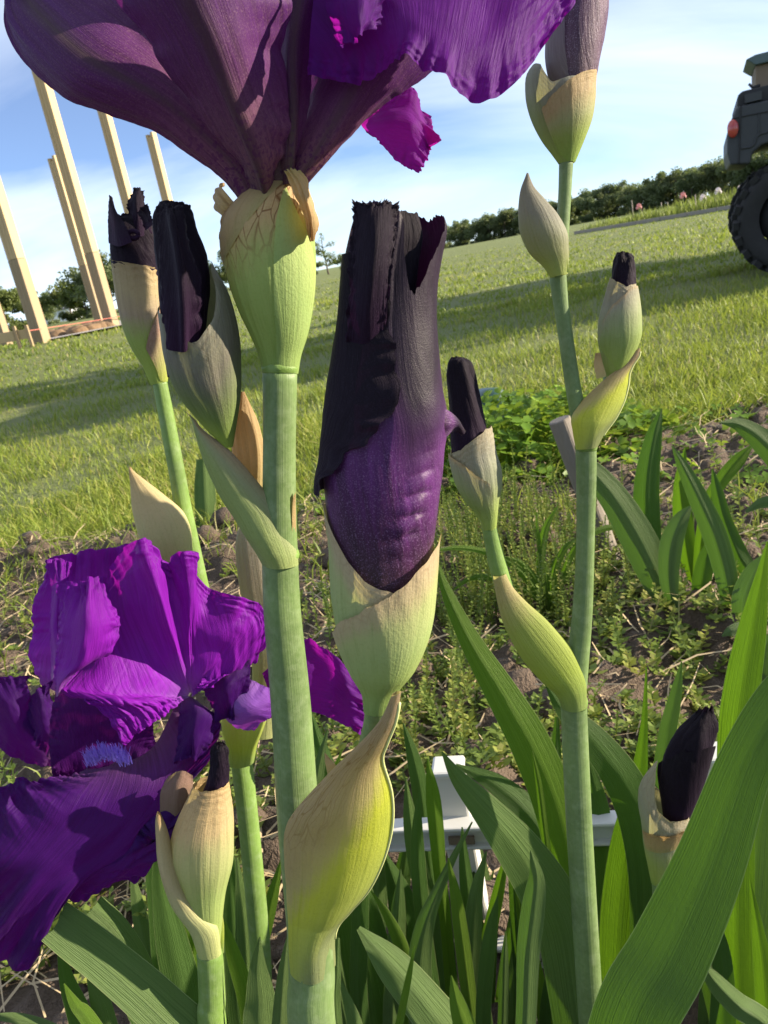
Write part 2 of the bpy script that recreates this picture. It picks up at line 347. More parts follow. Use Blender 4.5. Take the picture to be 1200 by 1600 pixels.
mk('roof', rv2, [(0, 1, 2, 3), (3, 2, 5, 4), (6, 9, 8, 7), (9, 10, 11, 8), (0, 6, 7, 1), (4, 5, 11, 10), (0, 3, 9, 6), (3, 4, 10, 9), (1, 7, 8, 2), (2, 8, 11, 5)], M_ROOF, house, smooth=False)
mk('gable', np.array([[-hw, -hd / 2, hh], [-hw, hd / 2, hh], [-hw, 0, hh + 1.9], [hw, -hd / 2, hh], [hw, hd / 2, hh], [hw, 0, hh + 1.9]]) + hp, [(0, 1, 2), (3, 5, 4), (0, 2, 5, 3), (1, 4, 5, 2), (0, 3, 4, 1)], M_SIDING, house, smooth=False)
for wx in (-2.9, -1.6, 1.4, 3.0):
    w_ = mk('window', *box(hp + (wx, -hd / 2 - .02, 1.55), (0.8, 0.08, 1.1)), M_SIDING, house, smooth=False)
    mk('pane', *box(hp + (wx, -hd / 2 - .07, 1.55), (0.66, 0.04, 0.95)), M_DARKGLASS, w_, smooth=False)
mk('door', *box(hp + (-0.1, -hd / 2 - .03, 1.05), (0.95, 0.1, 2.1)), M_SIDING, house, smooth=False)
# small white tank trailer-like propane tank beside the house
d = ray(117, 507); tp = CAM + d * (150 / d[1]); tp[2] = float(terrain(tp[0], tp[1]))
tk = empty('gas_tank', tp, 'small white domed gas tank on the grass by the grey roofed house', 'tank')
xs_ = np.linspace(-1.0, 1.0, 14); M_WHITE = plain('white_paint', (0.78, 0.78, 0.76), 0.45, 0.05, 8, 0.1)
mk('body', *tube(np.stack([tp[0] + xs_, 0 * xs_ + tp[1], 0 * xs_ + tp[2] + .75], -1), 0.02 + 0.52 * (1 - np.abs(xs_) ** 4) ** .5, 12), M_WHITE, tk)
for sx_ in (-.6, .6): mk('leg', *box(tp + (sx_, 0, .15), (.15, .6, .4)), M_WHITE, tk, smooth=False)
mk('dome', *tube(np.array([[tp[0], tp[1], tp[2] + 1.2 + .05 * i] for i in range(5)]), [.2, .2, .19, .15, .02], 10), M_WHITE, tk)

# ---- building site: glued posts, boards, string, rubble, gravel
def mat_wood(name, a, b, scale=1.0, rot=None):
    k = N(name); p = k.obj(); m = k.n('Mapping', Vector=p, Scale=(14 * scale, 14 * scale, 0.8 * scale)); n1 = k.noise(m.outputs[0], 3.0, 6, 0.6, 0.6); n2 = k.noise(p, 1.1, 2); n3 = k.noise(p, 5, 3)
    z = k.n('SeparateXYZ'); k.t.links.new(p, z.inputs[0])
    c = k.mix(n1, a, b); c = k.mix(k.math('MULTIPLY', n2, 0.35), c, tuple(x * 0.55 for x in a)); c = k.mix(k.math('MULTIPLY', n3, .25), c, (0.42, 0.30, 0.16))
    return k.end(k.bsdf(c, 0.7, k.bump(n1, 0.4, 0.004)))
M_POST = mat_wood('new_timber', (0.42, 0.29, 0.145), (0.62, 0.47, 0.26)); M_POSTB = mat_wood('treated_timber', (0.24, 0.175, 0.10), (0.38, 0.285, 0.17))
POSTS = [((65, 529), 12.0, 6.2, 0.20, 'thick laminated timber post standing at the end of the low boards', 0.2),
         ((176, 511), 13.5, 6.2, 0.19, 'tallest laminated timber post of the close pair on the gravel strip', 0.2),
         ((159, 508), 16.5, 3.25, 0.19, 'shorter timber post of the close pair on the gravel strip', 0.2),
         ((241, 470), 15.5, 4.9, 0.185, 'timber post rising behind the twin black iris buds, taller of the two there', 0.2),
         ((297, 455), 18.5, 3.72, 0.19, 'shorter timber post rising behind the twin black iris buds', 0.2),
         ((6, 524), 16.0, 2.6, 0.19, 'short timber post behind the low boards', 0.2)]
for (bp, Y, hgt, wd, lab, rz) in POSTS:
    d = ray(*bp); p = CAM + d * (Y / d[1]); z0 = min(p[2], float(terrain(p[0], p[1]))) - 0.05; p[2] = z0
    t = empty('timber_post', p, lab, 'post', 'laminated posts of the building frame')
    ca, sa = math.cos(-0.45), math.sin(-0.45); Rm = [[ca, -sa, 0], [sa, ca, 0], [0, 0, 1]]
    h1 = min(1.25, hgt * .4)
    for j, off in enumerate((-1, 0, 1)):
        o_ = np.array(Rm) @ np.array([off * wd / 3.0, 0, 0])
        bevel(mk('lamination', *box(p + o_ + (0, 0, h1 / 2), (wd / 3 - .002, wd * .8, h1), Rm), M_POSTB, t, smooth=False), .003, 1)
        e = (0.0, -0.06, 0.03)[j]
        bevel(mk('lamination', *box(p + o_ + (0, 0, (h1 + .004 + hgt + e) / 2), (wd / 3 - .003, wd * .8 - .004, hgt + e - h1 - .004), Rm), M_POST, t, smooth=False), .003, 1)
M_GRAVEL = plain('gravel', (0.42, 0.39, 0.36), 0.95, 0.35, 25, 1.0, 0.03)
gp = [G(65, 536), G(185, 512), G(330, 480), G(330, 470), G(180, 505), G(75, 529)]
g0 = np.array(gp); gv = np.stack([cr(g0[:3], 14), cr(g0[::-1][:3], 14)], 1).reshape(-1, 3); gv[:, 2] = terrain(gv[:, 0], gv[:, 1]) + 0.03
gv = np.vstack([gv, gv - (0, 0, .08)])
tag(mk('gravel_strip', gv, np.vstack([gridfaces(14, 2)]), M_GRAVEL), kind='structure')
M_CLOD = plain('dry_clay', (0.21, 0.135, 0.075), 0.95, 0.45, 9, 0.8, 0.03)
def rock(c, r, seed, n=(7, 9)):
    g = np.random.default_rng(seed); th = np.linspace(0, np.pi, n[0]); ph = np.linspace(0, 2 * np.pi, n[1], endpoint=False); T_, P_ = np.meshgrid(th, ph, indexing='ij')
    D = np.stack([np.sin(T_) * np.cos(P_), np.sin(T_) * np.sin(P_), np.cos(T_)], -1); k = 1 + 0.42 * vnoise(D * 1.6, seed, 2)
    V = D * k[..., None] * np.asarray(r); return V.reshape(-1, 3) + np.asarray(c), gridfaces(n[0], n[1], True)
for i in range(34):
    x = random.uniform(80, 168); y = 526 - (x - 80) * .19 + random.uniform(-7, 2); Y = random.uniform(13.0, 14.8); d = ray(x, y); p = CAM + d * (Y / d[1]); p[2] = float(terrain(p[0], p[1])) + .03
    tag(mk('earth_clod', *rock(p, np.array([1.3, 1, .8]) * random.uniform(.07, .15), i), M_CLOD), 'brown clod of dug earth heaped between the timber posts', 'clod', 'clods dug up beside the posts')
# low boards on stakes
def at(px, py, Y): d = ray(px, py); return CAM + d * (Y / d[1])
def beam(a, b, w, h):
    a, b = np.asarray(a, float), np.asarray(b, float); x = nrm(b - a); y = nrm(np.cross([0, 0, 1.0], x)); z = np.cross(x, y); L = np.linalg.norm(b - a)
    return box((a + b) / 2, (L, w, h), np.stack([x, y, z], 1))
bb = empty('batter_board', (*at(20, 535, 11.5)[:2], float(terrain(*at(20, 535, 11.5)[:2]))), 'low pale timber boards nailed to stakes beside the thick post', 'board')
bevel(mk('board', *beam(at(-30, 534, 11.5), at(23, 525, 11.5), .04, .14), M_POST, bb, smooth=False), .003, 1)
bevel(mk('board', *beam(at(27, 524, 11.5), at(43, 521.5, 11.5), .04, .13), M_POST, bb, smooth=False), .003, 1)
for x, y in ((25, 522), (44, 520), (-20, 531)):
    p = at(x, y, 11.47); p2 = p.copy(); p2[2] = float(terrain(p[0], p[1])) - .1
    mk('stake', *box((p + p2) / 2 + (0, 0, .05), (.04, .05, p[2] - p2[2] + .12)), M_POSTB, bb, smooth=False)
st_ = [at(44, 517, 11.47), at(70, 513, 12), at(172, 497, 13.3), at(260, 480, 14)]
tag(mk('string_line', *tube(cr(st_, 20), np.full(20, .006), 5), plain('pink_string', (.55, .16, .12), .7)), 'thin red string line stretched between the timber posts', 'string')

# ---- far flower bed on the right with timber edging
M_IRISFAR = mat_leafcard('far_iris_leaves', (0.13, 0.19, 0.035), (0.26, 0.32, 0.08), 0.45)
e0, e1 = G(898, 366), G(1230, 312); dirv = nrm(e1 - e0); Lb = np.linalg.norm(e1 - e0); perp = np.array([-dirv[1], dirv[0], 0])
if perp[1] < 0: perp = -perp
ed = empty('bed_edging', (e0 + e1) / 2, 'weathered grey timber edging along the far flower bed', 'edging'); M_GREYWOOD = mat_wood('weathered_wood', (0.20, 0.18, 0.15), (0.36, 0.33, 0.28))
nb_ = 8
for i in range(nb_):
    a = e0 + dirv * (Lb * i / nb_ + .01); b = e0 + dirv * (Lb * (i + 1) / nb_ - .01)
    bevel(mk('sleeper', *beam(a + (0, 0, .06), b + (0, 0, .06), .10, .14), M_GREYWOOD, ed, smooth=False), .008, 1)
nleaf = 2600; t_ = RNG.random(nleaf); w_ = RNG.random(nleaf); P = e0 + dirv * (t_ * Lb)[:, None] + perp * (0.25 + w_ * 2.2)[:, None]; P[:, 2] = 0
hh_ = (0.36 + 0.30 * t_ + 0.26 * vnoise(np.stack([t_ * 30, w_ * 3], -1), 6, 2)) * RNG.uniform(.6, 1.3, nleaf)
bv, bf, bu = blades(P, np.maximum(hh_, .1), np.full(nleaf, .04), RNG.uniform(.05, .6, nleaf), RNG.random(nleaf))
tag(mk('far_bed_leaves', bv, bf, M_IRISFAR, uv=bu), 'mass of green leaves filling the far timber edged bed', 'plants', kind='stuff')
def mat_farpetal(name, c): k = N(name); return k.end(k.transl(k.bsdf(k.mix(k.noise(k.obj(), 20), c, tuple(x * .75 for x in c)), .6), c, .4))
MP_W = mat_farpetal('pale_petal', (.72, .66, .68)); MP_P = mat_farpetal('pink_petal', (.62, .30, .30)); M_FSTEM = plain('far_stem', (.10, .17, .05), .6)
def far_iris(px, py, mt, lab):
    b = e0 + dirv * (np.clip((px - 898) / 332, 0, 1) * Lb) + perp * .9; b[2] = 0; d = ray(px, py); s = b[1] / d[1]; top = CAM + d * s; b[0] = top[0]; b[1] = top[1]
    o = empty('distant_iris', b, lab, 'iris', 'irises in flower in the far bed')
    mk('stem', *tube(np.array([b, (b + top) / 2 + (.01, 0, 0), top]), [.012, .011, .01], 6), M_FSTEM, o)
    V, Fs, n = [], [], 0
    for i in range(6):
        az = i * math.pi / 3 + .3; fall = i % 2; g = []
        for r_ in np.linspace(0, 1, 6):
            w = .075 * math.sin(math.pi * min(1, .15 + r_ * .75)); rad = (.02 + .10 * math.sin(r_ * 2.2)) if fall else (.02 + .055 * math.sin(r_ * 3.0)); z = (.05 * math.sin(r_ * 2.5) - .11 * r_ * r_) if fall else .15 * r_
            for s in (-1, 0, 1): g.append(top + np.array([math.cos(az) * rad - math.sin(az) * w * s, math.sin(az) * rad + math.cos(az) * w * s, z + (.012 if s == 0 else 0)]))
        V.append(np.array(g)); Fs.append(gridfaces(6, 3) + n); n += 18
    mk('bloom', np.vstack(V), np.vstack(Fs), mt, o)
for px, py, mt, lab in ((998, 324, MP_P, 'small pink iris near the left half of the far bed'), (1067, 307, MP_P, 'taller pink iris standing above the far bed'), (1098, 310, MP_W, 'single pale lilac iris standing in the far bed'),
                        (1122, 300, MP_W, 'faint pale iris at the back of the far bed'), (1157, 296, MP_W, 'left one of the pale iris pair beside the knobbly tyre'), (1165, 294, MP_W, 'right one of the pale iris pair beside the knobbly tyre')):
    far_iris(px, py, mt, lab)
for i, (px, py, pb) in enumerate(((987, 313, 337), (1033, 316, 332), (1043, 316, 330), (1086, 304, 325))):
    a = G(px + 2, pb + 16); a = e0 + dirv * ((px - 898) / 332 * Lb) + perp * .6; d = ray(px, py); top = CAM + d * (a[1] / d[1]); a[0] = top[0] + .02; a[2] = -.03
    tag(mk('plant_marker', *tube(np.array([a, top]), [.018, .018], 6), M_GREYWOOD), ['tallest thin grey stake in the far bed', 'left one of two short thin stakes in the far bed', 'right one of two short thin stakes in the far bed', 'short thin stake between the far pink and lilac irises'][i], 'stake')

# ================================================================== UTILITY VEHICLE (rear at the left, side on to the camera)
YAW = math.radians(25.0); E1 = np.array([math.cos(YAW), -math.sin(YAW), 0]); E2 = np.array([math.sin(YAW), math.cos(YAW), 0]); E3 = np.array([0, 0, 1.0])
WC = CAM + ray(1243, 335) * 5.05 + E2 * .13; WR = float(WC[2]) + 0.005; WC[2] = WR - 0.012
def UP(px, py, off=0.0):
    """pixel on the near side plane of the vehicle (off metres farther in)"""
    d = ray(px, py); o = WC - E2 * 0.14 + E2 * off; s = np.dot(o - CAM, E2) / np.dot(d, E2); return CAM + d * s
RB = UP(1136, 225); ORI = RB.copy(); ORI[2] = 0
def U(s, w, z): return ORI + E1 * s + E2 * w + E3 * z
M_BODY = plain('dark_grey_plastic', (0.034, 0.037, 0.042), 0.55, 0.25, 40, 0.15, 0.002); M_BLACK = plain('black_plastic', (0.016, 0.016, 0.018), 0.6, 0.3, 40, 0.2, 0.002)
M_TYRE = plain('tyre_rubber', (0.022, 0.021, 0.021), 0.85, 0.4, 25, 0.3, 0.004); M_RIM = plain('rim_metal', (0.02, 0.02, 0.021), 0.5, 0.2, 20, 0.1, 0.001, 0.0)
k = N('tail_lamp'); M_LAMP = k.end(k.bsdf(k.mix(k.noise(k.obj(), 90), (.36, .035, .03), (.5, .07, .06)), .2, Coat_Weight=.6))
utv = empty('utility_vehicle', ORI, 'dark grey off road utility vehicle with knobbly tyres parked on the lawn', 'vehicle')
def extrude(poly, w0, w1):
    n = len(poly); a = np.array(poly) + E2 * w0; b = np.array(poly) + E2 * w1
    return np.vstack([a, b]), [tuple(range(n)), tuple(range(2 * n - 1, n - 1, -1))] + [(i, i + n, (i + 1) % n + n, (i + 1) % n) for i in range(n)]
bed = [UP(*p) for p in ((1152, 166), (1143, 186), (1136, 212), (1136, 238), (1141, 258), (1172, 256), (1176, 239), (1190, 227), (1210, 220), (1245, 213), (1280, 213), (1296, 224), (1308, 240), (1345, 232), (1345, 128), (1200, 156))]
bo = bevel(mk('cargo_bed', *extrude(bed, 0.0, 1.36), M_BODY, utv, smooth=False), .012, 2)
seam = lambda pts, r: tube(cr([UP(*p, -.004) for p in pts], 24), np.full(24, r), 5)
mk('panel_seam', *seam(((1157, 165), (1156, 205), (1154, 257)), .006), M_BLACK, bo)
mk('panel_seam', *seam(((1143, 186), (1165, 181), (1190, 176), (1215, 172), (1300, 157)), .004), M_BLACK, bo)
mk('panel_rib', *seam(((1158, 232), (1176, 228), (1184, 212), (1200, 206), (1225, 200), (1300, 184)), .007), M_BODY, bo)
mk('panel_rib', *seam(((1186, 178), (1186, 196), (1185, 211)), .005), M_BODY, bo)
tl = UP(1145, 201, -.012); th = np.linspace(0, 2 * np.pi, 28, endpoint=False)
for_rings = [(1.0, 0.004), (0.98, -.012), (0.8, -.020), (0.4, -.026), (0.02, -.027)]
V = np.vstack([[tl + (E1 * math.cos(a) * .034 + E3 * math.sin(a) * .055) * r_ + E2 * z_ for a in th] for r_, z_ in for_rings])
mk('tail_light', V, gridfaces(5, 28, True), M_LAMP, utv)
rail = [UP(*p) for p in ((1152, 166), (1153, 148), (1160, 141), (1200, 131), (1345, 100), (1345, 128), (1200, 156))]
ra = bevel(mk('bed_rail', *extrude(rail, .05, 1.31), M_BLACK, utv, smooth=False), .008, 2)
mk('latch_handle', *beam(UP(1164, 155, .02), UP(1190, 149, .02), .05, .05), M_BODY, ra, smooth=False)
mk('cleat', *tube(np.array([UP(1170, 131, .1), UP(1176, 137, .1), UP(1188, 133, .1)]), [.008, .01, .008], 6), M_BLACK, ra)
def tyre(c, side):
    t = mk('wheel', *tube(np.array([c - E2 * .09, c - E2 * .07, c + E2 * .07, c + E2 * .09]), [.01, WR * .56, WR * .56, .01], 24), M_RIM, utv)
    prof = [(.58, -.105), (.70, -.128), (.85, -.132), (.93, -.118), (.955, -.06), (.96, 0), (.955, .06), (.93, .118), (.85, .132), (.70, .128), (.58, .105)]
    a = np.linspace(0, 2 * np.pi, 48, endpoint=False)
    V = np.vstack([[c + (E1 * math.cos(x) + E3 * math.sin(x)) * WR * r_ + E2 * w_ for x in a] for r_, w_ in prof])
    ty = mk('tyre', V, gridfaces(len(prof), 48, True), M_TYRE, t); kn = []
    for i in range(22):
        for j, w_ in enumerate((-.105, -.045, .045, .105)):
            x = (i + (.5 if j in (1, 2) else 0)) * 2 * math.pi / 22; rd = E1 * math.cos(x) + E3 * math.sin(x); tg = -E1 * math.sin(x) + E3 * math.cos(x); sk = (.35 if j < 2 else -.35)
            kn.append(box(c + rd * WR * (.985 if j in (1, 2) else .965) + E2 * w_, (WR * .15, .052, WR * .10), np.stack([nrm(tg + E2 * sk), nrm(E2 - tg * sk), rd], 1)))
    mk('tread_block', *join(kn), M_TYRE, t, smooth=False)['kind'] = 'stuff'
    for i in range(5):
        x = i * 2 * math.pi / 5; rd = E1 * math.cos(x) + E3 * math.sin(x); mk('spoke', *beam(c - E2 * .095 + rd * .05, c - E2 * .085 + rd * WR * .5, .05, .03), M_BLACK, t, smooth=False)
ws = float(np.dot(WC - ORI, E1))
for s_, w_ in ((ws, .14), (ws, 1.22), (ws + 1.95, .14), (ws + 1.95, 1.22)): tyre(U(s_, w_, WR - .012), 1)
mk('chassis', *join([beam(U(.3, .68, .42), U(2.6, .68, .42), .5, .14), beam(U(ws, .1, WR), U(ws, 1.26, WR), .07, .07), beam(U(ws + 1.95, .1, WR), U(ws + 1.95, 1.26, WR), .07, .07), beam(U(1.05, .68, .38), U(2.0, .68, .38), 1.3, .06)]), M_BLACK, utv, smooth=False)
st = bevel(mk('seat', *join([beam(U(1.12, .68, .72), U(1.55, .68, .72), 1.2, .14), beam(U(1.08, .68, 1.0), U(1.2, .68, 1.02), 1.2, .5)]), M_BLACK, utv, smooth=False), .03, 2)
hood = [U(*p) for p in ((1.95, 0, .45), (1.95, 0, 1.02), (2.25, 0, 1.0), (2.75, 0, .86), (2.85, 0, .62), (2.78, 0, .5), (2.62, 0, .72), (2.2, 0, .72), (2.08, 0, .45))]
bevel(mk('hood', *extrude(hood, .03, 1.33), M_BODY, utv, smooth=False), .02, 2)
for w_ in (.25, 1.11): mk('headlight', *tube(np.array([U(2.78, w_, .78), U(2.83, w_, .77), U(2.85, w_, .77)]), [.07, .07, .03], 14), M_WHITE, utv)
for w_ in (.06, 1.30): mk('roll_cage', *tube(cr([U(1.0, w_, .5), U(1.0, w_, 1.2), U(1.05, w_, 1.88), U(1.15, w_, 1.94), U(1.9, w_, 1.9), U(2.1, w_, 1.5), U(2.3, w_, .95)], 40), np.full(40, .025), 8), M_BLACK, utv)
bevel(mk('roof', *beam(U(.95, .68, 1.96), U(2.0, .68, 1.93), 1.4, .06), M_BODY, utv, smooth=False), .02, 2)
mk('rear_panel', *beam(U(.99, .68, 1.36), U(1.01, .68, 1.36), 1.2, .9), M_BLACK, utv, smooth=False)
mk('steering_wheel', *tube(np.array([U(1.75, .4, .98) + .17 * (math.cos(a) * E2 + math.sin(a) * (E3 * .8 + E1 * .55)) for a in np.linspace(0, 6.28, 25)]), np.full(25, .014), 6), M_BLACK, utv)
# carton with a lid in the cargo bed
bx0 = UP(1180, 131, .25); bx1 = UP(1310, 108, .25); bc = (bx0 + bx1) / 2
M_CARD = plain('cardboard', (0.20, 0.15, 0.10), 0.8, 0.15, 25, 0.1, 0.001); M_LID = plain('teal_lid', (0.075, 0.115, 0.12), 0.5, 0.2, 20, 0.1, 0.001)
cbx = empty('storage_box', (bc[0], bc[1], bc[2] - .05), 'tan storage box with a grey green lid riding in the cargo bed', 'box')
hb = .10
bevel(mk('box', *beam(U(np.dot(bx0 - ORI, E1), .45, bx0[2] + hb / 2 - .03), U(np.dot(bx0 - ORI, E1) + .5, .45, bx0[2] + hb / 2 - .03), .5, hb + .06), M_CARD, cbx, smooth=False), .01, 2)
lidp = [U(np.dot(bx0 - ORI, E1) + a_, 0, bx0[2] + z_) for a_, z_ in ((-.055, hb + .045), (0.0, hb), (.52, hb), (.56, hb + .045), (.5, hb + .06), (0.0, hb + .06))]
bevel(mk('lid', *extrude(lidp, .16, .74), M_LID, cbx, smooth=False), .006, 2)

# ================================================================== PLANT TOOLS
class Body:
    """a rounded body whose width follows two outlines (pixel points at distance Y); real depth = k x width"""
    def __init__(s, LR, Y, k=0.9, n=160, zoff=0.0, keel=0.0):
        s.keel = keel
        L = np.array([a for a, b in LR], float); R = np.array([b for a, b in LR], float); s.n = n
        if np.ndim(Y) == 0: Ys = np.full(n, Y)
        else: Ys = np.interp(np.linspace(0, 1, n), np.linspace(0, 1, len(Y)), Y)
        Ys = Ys - zoff / 1000.0
        s.L = cr(L, n); s.R = cr(R, n)
        Lw = np.array([PX(p[0], p[1], y) for p, y in zip(s.L, Ys)]); Rw = np.array([PX(p[0], p[1], y) for p, y in zip(s.R, Ys)])
        s.c = (Lw + Rw) / 2; s.w = (Rw - Lw) / 2; T = np.gradient(s.c, axis=0); hw = np.linalg.norm(s.w, axis=1, keepdims=True)
        dd = np.cross(T, s.w); dd = nrm(dd); view = nrm(CAM - s.c); sg = np.sign(np.sum(dd * view, -1, keepdims=True)); kk = np.interp(np.linspace(0, 1, n), np.linspace(0, 1, np.size(k)), np.ravel(k))[:, None]
        s.d = dd * sg * hw * kk; s.hw = hw
    def at(s, a, v, rho):
        i = np.clip(v, 0, 1) * (s.n - 1); i0 = np.minimum(i.astype(int), s.n - 2); f = (i - i0)[..., None]
        def g(A): return A[i0] * (1 - f) + A[i0 + 1] * f
        ov = (v - np.clip(v, 0, 1))[..., None] * (s.n - 1) * (s.c[-1] - s.c[-2])
        sn = np.sin(a)
        if s.keel: sn = sn * np.abs(sn) ** (abs(s.keel) * (1 + math.copysign(1, s.keel) * np.cos(a)) / 2)
        return g(s.c) + ov + (g(s.w) * np.cos(a)[..., None] + g(s.d) * sn[..., None]) * np.asarray(rho)[..., None]
    def av(s, p):
        if isinstance(p[0], str): return math.radians(p[1]), p[2]
        p = np.array(p, float); ch = s.R - s.L; t = np.sum((p - s.L) * ch, 1) / np.sum(ch * ch, 1); q = s.L + ch * np.clip(t, 0, 1)[:, None]; i = int(np.argmin(np.sum((q - p) ** 2, 1)))
        return math.acos(float(np.clip(2 * t[i] - 1, -1, 1))), i / (s.n - 1)
    def V(s, py):
        """v of the centreline at pixel row py"""
        c = (s.L + s.R)[:, 1] / 2; return float(np.argmin(np.abs(c - py)) / (s.n - 1))

def shell(name, B, mat, parent, m=64, n=70, v0=0.0, v1=1.0, top=None, rho=1.0, fn=None, cap=False):
    """the body's skin; top: list of (angle deg, v) giving the height of its open rim"""
    a = np.linspace(0, 2 * np.pi, m, endpoint=False) + math.pi / 2; t = np.linspace(0, 1, n)
    if top is not None:
        ta = np.array([x for x, _ in top], float); tv = np.array([y for _, y in top], float); vm = np.interp(np.degrees(a) % 360, ta, tv, period=360)
    else: vm = np.full(m, v1)
    A, T_ = np.meshgrid(a, t); Vv = v0 + (vm[None, :] - v0) * T_
    r_ = rho if np.ndim(rho) == 0 else np.interp(T_, np.linspace(0, 1, len(rho)), rho)
    R_ = np.full_like(A, 1.0) * r_
    if fn is not None:
        q = fn(A, Vv, T_)
        if isinstance(q, tuple): R_ = R_ * q[0]; Vv = Vv + q[1]
        else: R_ = R_ * q
    P = B.at(A, Vv, R_); Vt = P.reshape(-1, 3); Fc = gridfaces(n, m, True)
    uv = np.stack([(A / (2 * np.pi)) % 1.0, v0 + (1 - v0) * T_], -1).reshape(-1, 2)
    return mk(name, Vt, Fc, mat, parent, uv)

def sheet(name, B, lower, upper, mat, parent, off=(0.03, 0.05), m=50, n=40, ruf=0.0, rf=9.0, flare=0.0, seed=0, lin=False):
    """a thin valve lying on body B between two edges given as pixels or ('a', angle, v)"""
    lo = np.array([B.av(p) for p in lower]); up = np.array([B.av(p) for p in upper])
    f = (lambda P, k: np.stack([np.interp(np.linspace(0, 1, k), np.linspace(0, 1, len(P)), P[:, i]) for i in (0, 1)], 1)) if lin else cr
    lo, up = f(lo, m), f(up, m); t = np.linspace(0, 1, n)[:, None]
    A = lo[None, :, 0] * (1 - t) + up[None, :, 0] * t; Vv = lo[None, :, 1] * (1 - t) + up[None, :, 1] * t
    s = np.linspace(0, 1, m)[None, :] + 0 * t; tt = t + 0 * s
    rho = 1 + off[0] + (off[1] - off[0]) * tt + flare * tt ** 4
    if ruf: rho = rho + ruf * sm(0.6, 1, tt) * vnoise(np.stack([s * rf, tt * 2], -1), seed, 2); Vv = Vv + ruf * 0.4 * sm(.85, 1, tt) * vnoise(np.stack([s * rf * 1.7, tt], -1), seed + 3, 2)
    P = B.at(A, Vv, rho)
    uv = np.stack([(A / (2 * np.pi)) % 1.0, tt], -1).reshape(-1, 2)
    return mk(name, P.reshape(-1, 3), gridfaces(n, m), mat, parent, uv)

def petal(name, rows, Y, mat, parent, n=70, m=56, ruf=(0, 0, 0), freq=7.0, seed=0, crisp=0.0, fold=None, vflip=False):
    """rows from base to tip of (px,py[,mm nearer]) -> smooth sheet; ruf = ruffle in mm at (u=0 edge, u=1 edge, tip)"""
    C = np.array([[PX(p[0], p[1], Y - (p[2] if len(p) > 2 else 0) / 1000.0) for p in r_] for r_ in rows])
    S = cr(C, n); S = np.swapaxes(cr(np.swapaxes(S, 0, 1), m), 0, 1)
    v, u = np.meshgrid(np.linspace(0, 1, n), np.linspace(0, 1, m), indexing='ij')
    nn = nrm(np.cross(np.gradient(S, axis=0), np.gradient(S, axis=1))); sg = np.sign(np.sum(nn * (CAM - S), -1, keepdims=True)); nn = nn * np.where(np.mean(sg) > 0, 1, -1)
    w0, w1, w2 = sm(.32, 0, u) if False else 1 - sm(0, .34, u), sm(.66, 1, u), sm(.62, 1, v)
    def wave(t, sd): return vnoise(np.stack([t * freq, 0 * t + sd], -1), sd, 1) * .9 + .65 * vnoise(np.stack([t * freq * 2.6, 0 * t + sd], -1), sd + 5, 2)
    D = ruf[0] * w0 ** 1.5 * wave(v, seed + 1) + ruf[1] * w1 ** 1.5 * wave(v, seed + 2) + ruf[2] * w2 ** 1.5 * wave(u * 1.3, seed + 3)
    D = D + 0.42 * max(ruf) * vnoise(np.stack([u * 4.0, v * 2.4], -1), seed + 9, 3) * sm(.05, .4, v)
    if fold is not None: D = D + fold(u, v)
    # ragged, crisped rim
    e = np.maximum(np.maximum(w0 * (ruf[0] > 0), w1 * (ruf[1] > 0)), w2 * (ruf[2] > 0)) ** 3
    D = D + crisp * e * vnoise(np.stack([u * 34, v * 34], -1), seed + 21, 2)
    S = S + nn * (D / 1000.0)[..., None]
    du = nrm(np.gradient(S, axis=1)); dv = nrm(np.gradient(S, axis=0)); jag = 0.5 * crisp * vnoise(np.stack([u * 40, v * 40], -1), seed + 31, 2) / 1000.0
    S = S + dv * (jag * w2 ** 6 * (ruf[2] > 0))[..., None] + du * (jag * (w1 ** 6 * (ruf[1] > 0) - w0 ** 6 * (ruf[0] > 0)))[..., None]
    return mk(name, S.reshape(-1, 3), gridfaces(n, m), mat, parent, np.stack([u, v], -1).reshape(-1, 2))

def drop_to_ground(P, r):
    """continue a plant axis (last point lowest) down into the soil"""
    P = [np.asarray(p, float) for p in P]; r = list(r); T = nrm(nrm(P[-1] - P[-2]) * .6 + np.array([0, 0, -.6]))
    if P[-1][2] > 0.03:
        L = (P[-1][2] + .03) / max(.2, -T[2]); p0 = P[-1]
        for q in (.35, .7, 1.0): P.append(p0 + T * L * q); r.append(r[-1])
    return np.array(P), np.array(r)

